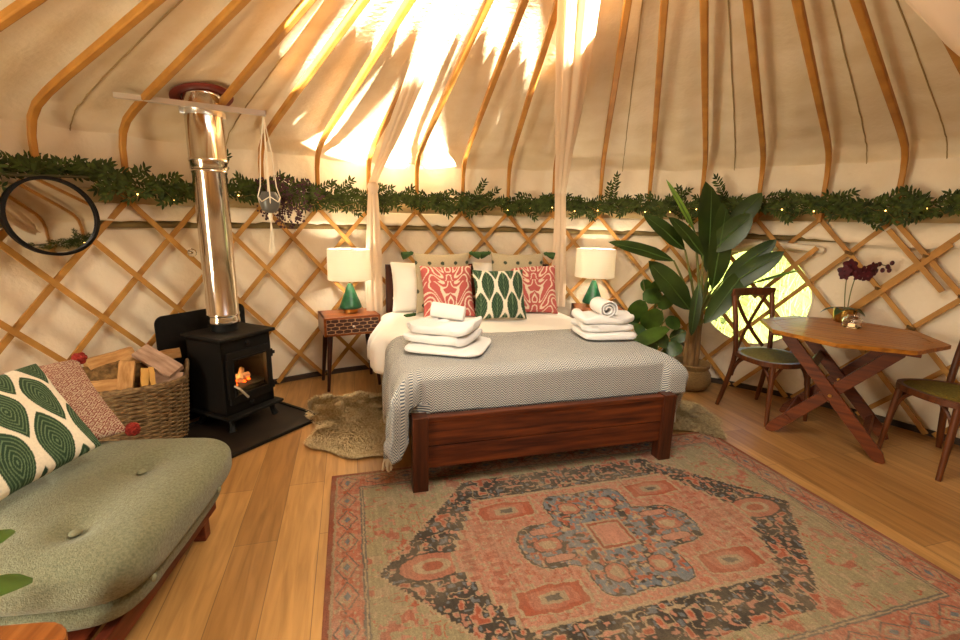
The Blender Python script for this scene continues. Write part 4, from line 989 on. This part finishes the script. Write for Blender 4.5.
def bloom(c,r,yaw):
    mb=MB(); c=V(c); f=V((math.sin(yaw),-math.cos(yaw),-.15)).normalized(); x=f.cross(V((0,0,1))).normalized(); u=x.cross(f)
    for k in range(5):
        a=PI/2+k*2*PI/5; d=(x*math.cos(a)+u*math.sin(a)+f*.12); mb.leaf(c,d,f,r,r*(1.05 if k in(1,4) else .75),.25,4,shape=lambda t:math.sin(PI*min(1,t*.85+.12))**.6)
    mb.ball(c+f*.008,.008,7); O('bloom',mb,'petal',oc)
for c,r,y in (((-.10,-.05,.36),.042,-.6),((-.055,-.03,.40),.045,-.3),((-.03,-.05,.36),.04,-.2),((-.08,-.03,.33),.035,-.8),((.03,-.04,.355),.045,.0),((.075,-.05,.385),.042,.2),((.05,-.06,.33),.04,-.1),((.11,-.04,.36),.034,.3),((.0,-.05,.33),.035,-.3)): bloom(c,r,y)
mb=MB()
for p in ((.15,-.02,.41),(.17,-.03,.37),(.20,-.03,.395),(.215,-.03,.37),(.225,-.03,.42),(.13,-.02,.40)): mb.ball(p,.013,8,(1,1,1.3))
O('buds',mb,'petal',oc)
jr=T('candle_jar','clear square glass jar holding a tea light, in front of the orchid','candle holder',(2.45,2.95,.7225),R_(20))
mb=MB(); hs=lambda h:[(sx*h,sy*h) for sx,sy in((-1,-1),(1,-1),(1,1),(-1,1))]
def jarp(a,b):
    th=2*PI*a; pr_=[(.0,.002),(.036,.002),(.045,.012),(.047,.05),(.042,.066),(.032,.074),(.033,.084),(.029,.084),(.028,.074),(.038,.062),(.043,.048),(.041,.014),(.0,.010)]
    i=b*(len(pr_)-1); k=min(int(i),len(pr_)-2); f=i-k; r=pr_[k][0]*(1-f)+pr_[k+1][0]*f; z=pr_[k][1]*(1-f)+pr_[k+1][1]*f
    c,s_=math.cos(th),math.sin(th); q_=(abs(c)**4+abs(s_)**4)**.25 if r>.035 else 1; return V((r*c/q_,r*s_/q_,z))
mb.grid(jarp,48,36,True); O('jar',mb,'glass',jr)
tl=tag(MB().lathe([(.0185,0),(.0185,.014),(.016,.015)],20) and O('tea_light',MB().lathe([(.0185,0),(.0185,.016),(.016,.017)],20),'wax'),'small white tea light inside the glass jar on the table','candle'); tl.location=(2.45,2.95,.7335)
# ------------------------------------------------------------ bird of paradise plant
pc=V((1.80,3.72,0))
bp=T('paddle_leaf_plant','tall paddle leaf plant in a woven belly basket, right of the bed','plant',pc)
def cam_at(px,py,Y):  # helper used once to lay out leaf positions in metres
    p,r,f,h=.21151891,.02332269,456.775,1.35; cp,sp2=math.cos(p),math.sin(p); F=V((0,cp,-sp2)); Uu=V((0,sp2,cp)); Rr=V((1,0,0)); c,s_=math.cos(r),math.sin(r)
    d=F*f+(Rr*c+Uu*s_)*(px-480)+(Uu*c-Rr*s_)*(320-py); return d*(Y/d.y)+V((0,0,h))
mb=MB(); mb.lathe([(.10,.0),(.145,.03),(.168,.08),(.16,.14),(.135,.185),(.145,.20),(.15,.225),(.142,.235),(.13,.225),(.12,.19)],40); O('basket_pot',mb,'seagrass',bp)
mb=MB(); mb.lathe([(.12,.18),(.001,.185)],30,caps=False); O('soil',mb,'soil',bp)
mb=MB(); mb.tube([(-.02,.0,.17),(-.025,0,.45),(-.02,0,.62),(-.01,0,.75)],[.045,.04,.032,.02],10)
mb.tube([(.035,.01,.17),(.03,.01,.45),(.03,.0,.66)],[.032,.028,.02],10); mb.tube([(-.06,-.02,.17),(-.07,-.02,.4),(-.06,-.01,.55)],[.02,.018,.012],8); O('trunk',mb,'ptrunk',bp)
pad=lambda t:min(1,(t*3.2)**.7)*(1-max(0,(t-.5)/.5)**2.2)**.8 if t<1 else 0
LV=[ # tip px, base px, depth tip, depth base, width, young, face
((712,183),(708,275),3.62,3.66,.20,0),((727,205),(712,290),3.50,3.56,.15,0),((762,193),(728,232),3.55,3.6,.12,0),((752,215),(712,252),3.45,3.55,.15,0),
((667,182),(695,232),3.6,3.66,.035,1),((646,216),(685,250),3.6,3.64,.11,0),((672,218),(703,256),3.5,3.58,.10,0),((613,243),(674,261),3.45,3.6,.085,0),
((651,264),(690,310),3.55,3.62,.15,0),((777,241),(722,282),3.4,3.55,.11,0),((784,253),(722,290),3.35,3.52,.12,0),((707,322),(748,268),3.38,3.5,.13,0),
((691,335),(699,283),3.5,3.56,.07,0),((800,271),(750,284),3.35,3.5,.018,1),((640,200),(672,240),3.9,3.75,.06,0) ]
for i,(tp,bs,Yt,Yb,W_,yg) in enumerate(LV[:14]):
    t_=cam_at(*tp,Yt)-pc; b_=cam_at(*bs,Yb)-pc; L=(t_-b_).length*1.03; d=(t_-b_).normalized()
    root=V((U(-.03,.04),U(-.02,.02),U(.55,.72)))
    if b_.z<root.z+.1: root.z=max(.4,b_.z-.2)
    mb=MB(); mid=(root+b_)/2+V((0,0,.04)); mb.tube(bez(root,mid,b_,8),[.013,.0125,.012,.0115,.011,.010,.009,.008,.007],7); ps=O('leaf_stem',mb,'pstem',bp)
    nrm=V((U(-.35,.35),-1,.35+U(-.2,.2))); 
    mb=MB(); mb.leaf(b_,d+V((0,-.05,.06)),nrm,L,W_*1.22,.25,12,.28,pad); O('leaf',mb,'pleafy' if yg else 'pleaf',bp,auto=False)
    mb=MB(); mb.tube([b_,b_+d*L*.5+V((0,-.004,.012)),b_+d*L*.92],[.006,.004,.001],5); O('midrib',mb,'prib',ps)
# round leaf plant
rp2=V((1.42,3.80,0)); rpl=T('round_leaf_plant','bushy round leaf plant low between the bed and the tall plant','plant',rp2)
mb=MB(); mb.lathe([(.08,0),(.11,.10),(.12,.18),(.115,.18)],30); O('pot',mb,'black',rpl)
mb=MB(); sm=MB()
RL_=[((640,308),3.62,.14),((655,295),3.75,.14),((668,300),3.7,.13),((655,318),3.55,.16),((640,330),3.5,.13),((672,322),3.7,.12),((660,338),3.5,.14),((650,345),3.45,.12),((680,335),3.75,.12),((635,318),3.7,.11),((675,348),3.6,.13),((646,285),3.85,.11),((668,356),3.6,.12),((685,345),3.8,.11),((660,285),3.8,.11)]
for (q_,Y,w_) in RL_:
    c=cam_at(*q_,Y)-rp2; a=U(0,2*PI); d=V((math.cos(a),-.2,math.sin(a)*.5-.5)).normalized()
    sm.tube(bez((U(-.03,.03),U(-.03,.03),.17),(c.x*.5,c.y*.5,c.z*.9),tuple(c-d*w_*.45),6),.0045,5)
    mb.leaf(c-d*w_*.5,d,V((U(-.8,.8),-1,U(.1,.9))),w_*1.25,w_*U(.85,1.1),.5,8,.12,lambda t:math.sqrt(max(0,1-(2*t-1)**2)))
for tp,bs,Y in (((628,345),(668,328),3.35),):
    t_=cam_at(*tp,Y)-rp2; b_=cam_at(*bs,Y+.15)-rp2; mb.leaf(b_,t_-b_,V((0,-.6,1)),(t_-b_).length,.13,.3,8,.15)
O('foliage',mb,'rleaf',rpl,auto=False); O('stems',sm,'pstem',rpl)
# ------------------------------------------------------------ lights
def area(name,loc,size,energy,col,target,shape='DISK',sy=None):
    L=bpy.data.lights.new(name,'AREA'); L.shape=shape; L.size=size; L.energy=energy; L.color=col
    if sy: L.size_y=sy
    o=bpy.data.objects.new(name,L); o.location=loc; o.rotation_euler=(V(target)-V(loc)).to_track_quat('-Z','Y').to_euler(); COL.objects.link(o); return o
area('crown_daylight',(CX,CY,2.72),1.2,50,(1,.92,.71),(CX,CY+.25,0))
area('doorway_daylight',tuple(pol(3.35,-159,.9)),1.1,85,(1,.89,.66),(CX,CY+1,1.2),'RECTANGLE',1.5)
S=bpy.data.lights.new('sun','SUN'); S.energy=130; S.color=(1,.9,.7); S.angle=R_(.8); so=bpy.data.objects.new('sun',S); COL.objects.link(so)
az,el=R_(111),R_(10.0); dv=V((math.cos(az)*math.cos(el),math.sin(az)*math.cos(el),-math.sin(el))); so.rotation_euler=dv.to_track_quat('-Z','Y').to_euler(); so.location=(0,-4,5)
wd=bpy.data.worlds.new('World'); scn.world=wd; wd.use_nodes=True; nt=wd.node_tree; bg=nt.nodes['Background']
sk=nt.nodes.new('ShaderNodeTexSky'); sk.sky_type='NISHITA'; sk.sun_disc=False; sk.sun_elevation=R_(30); sk.sun_rotation=R_(200); nt.links.new(sk.outputs[0],bg.inputs[0]); bg.inputs[1].default_value=.35
# ------------------------------------------------------------ camera
cam=bpy.data.cameras.new('Camera'); co=bpy.data.objects.new('Camera',cam); COL.objects.link(co); scn.camera=co
cam.sensor_width=36; cam.lens=456.775/960*36; cam.clip_start=.05
p,r=.21151891,.02332269; cp,sp2=math.cos(p),math.sin(p); F=V((0,cp,-sp2)); Uu=V((0,sp2,cp)); Rr=V((1,0,0)); c,s_=math.cos(r),math.sin(r)
X_=Rr*c+Uu*s_; Y_=Uu*c-Rr*s_; m=MX((X_,Y_,-F)).transposed().to_4x4(); m.translation=(0,0,1.35); co.matrix_world=m
scn.view_settings.view_transform='Standard'; scn.view_settings.look='None'; scn.view_settings.gamma=1; scn.view_settings.use_curve_mapping=False; scn.view_settings.exposure=.5
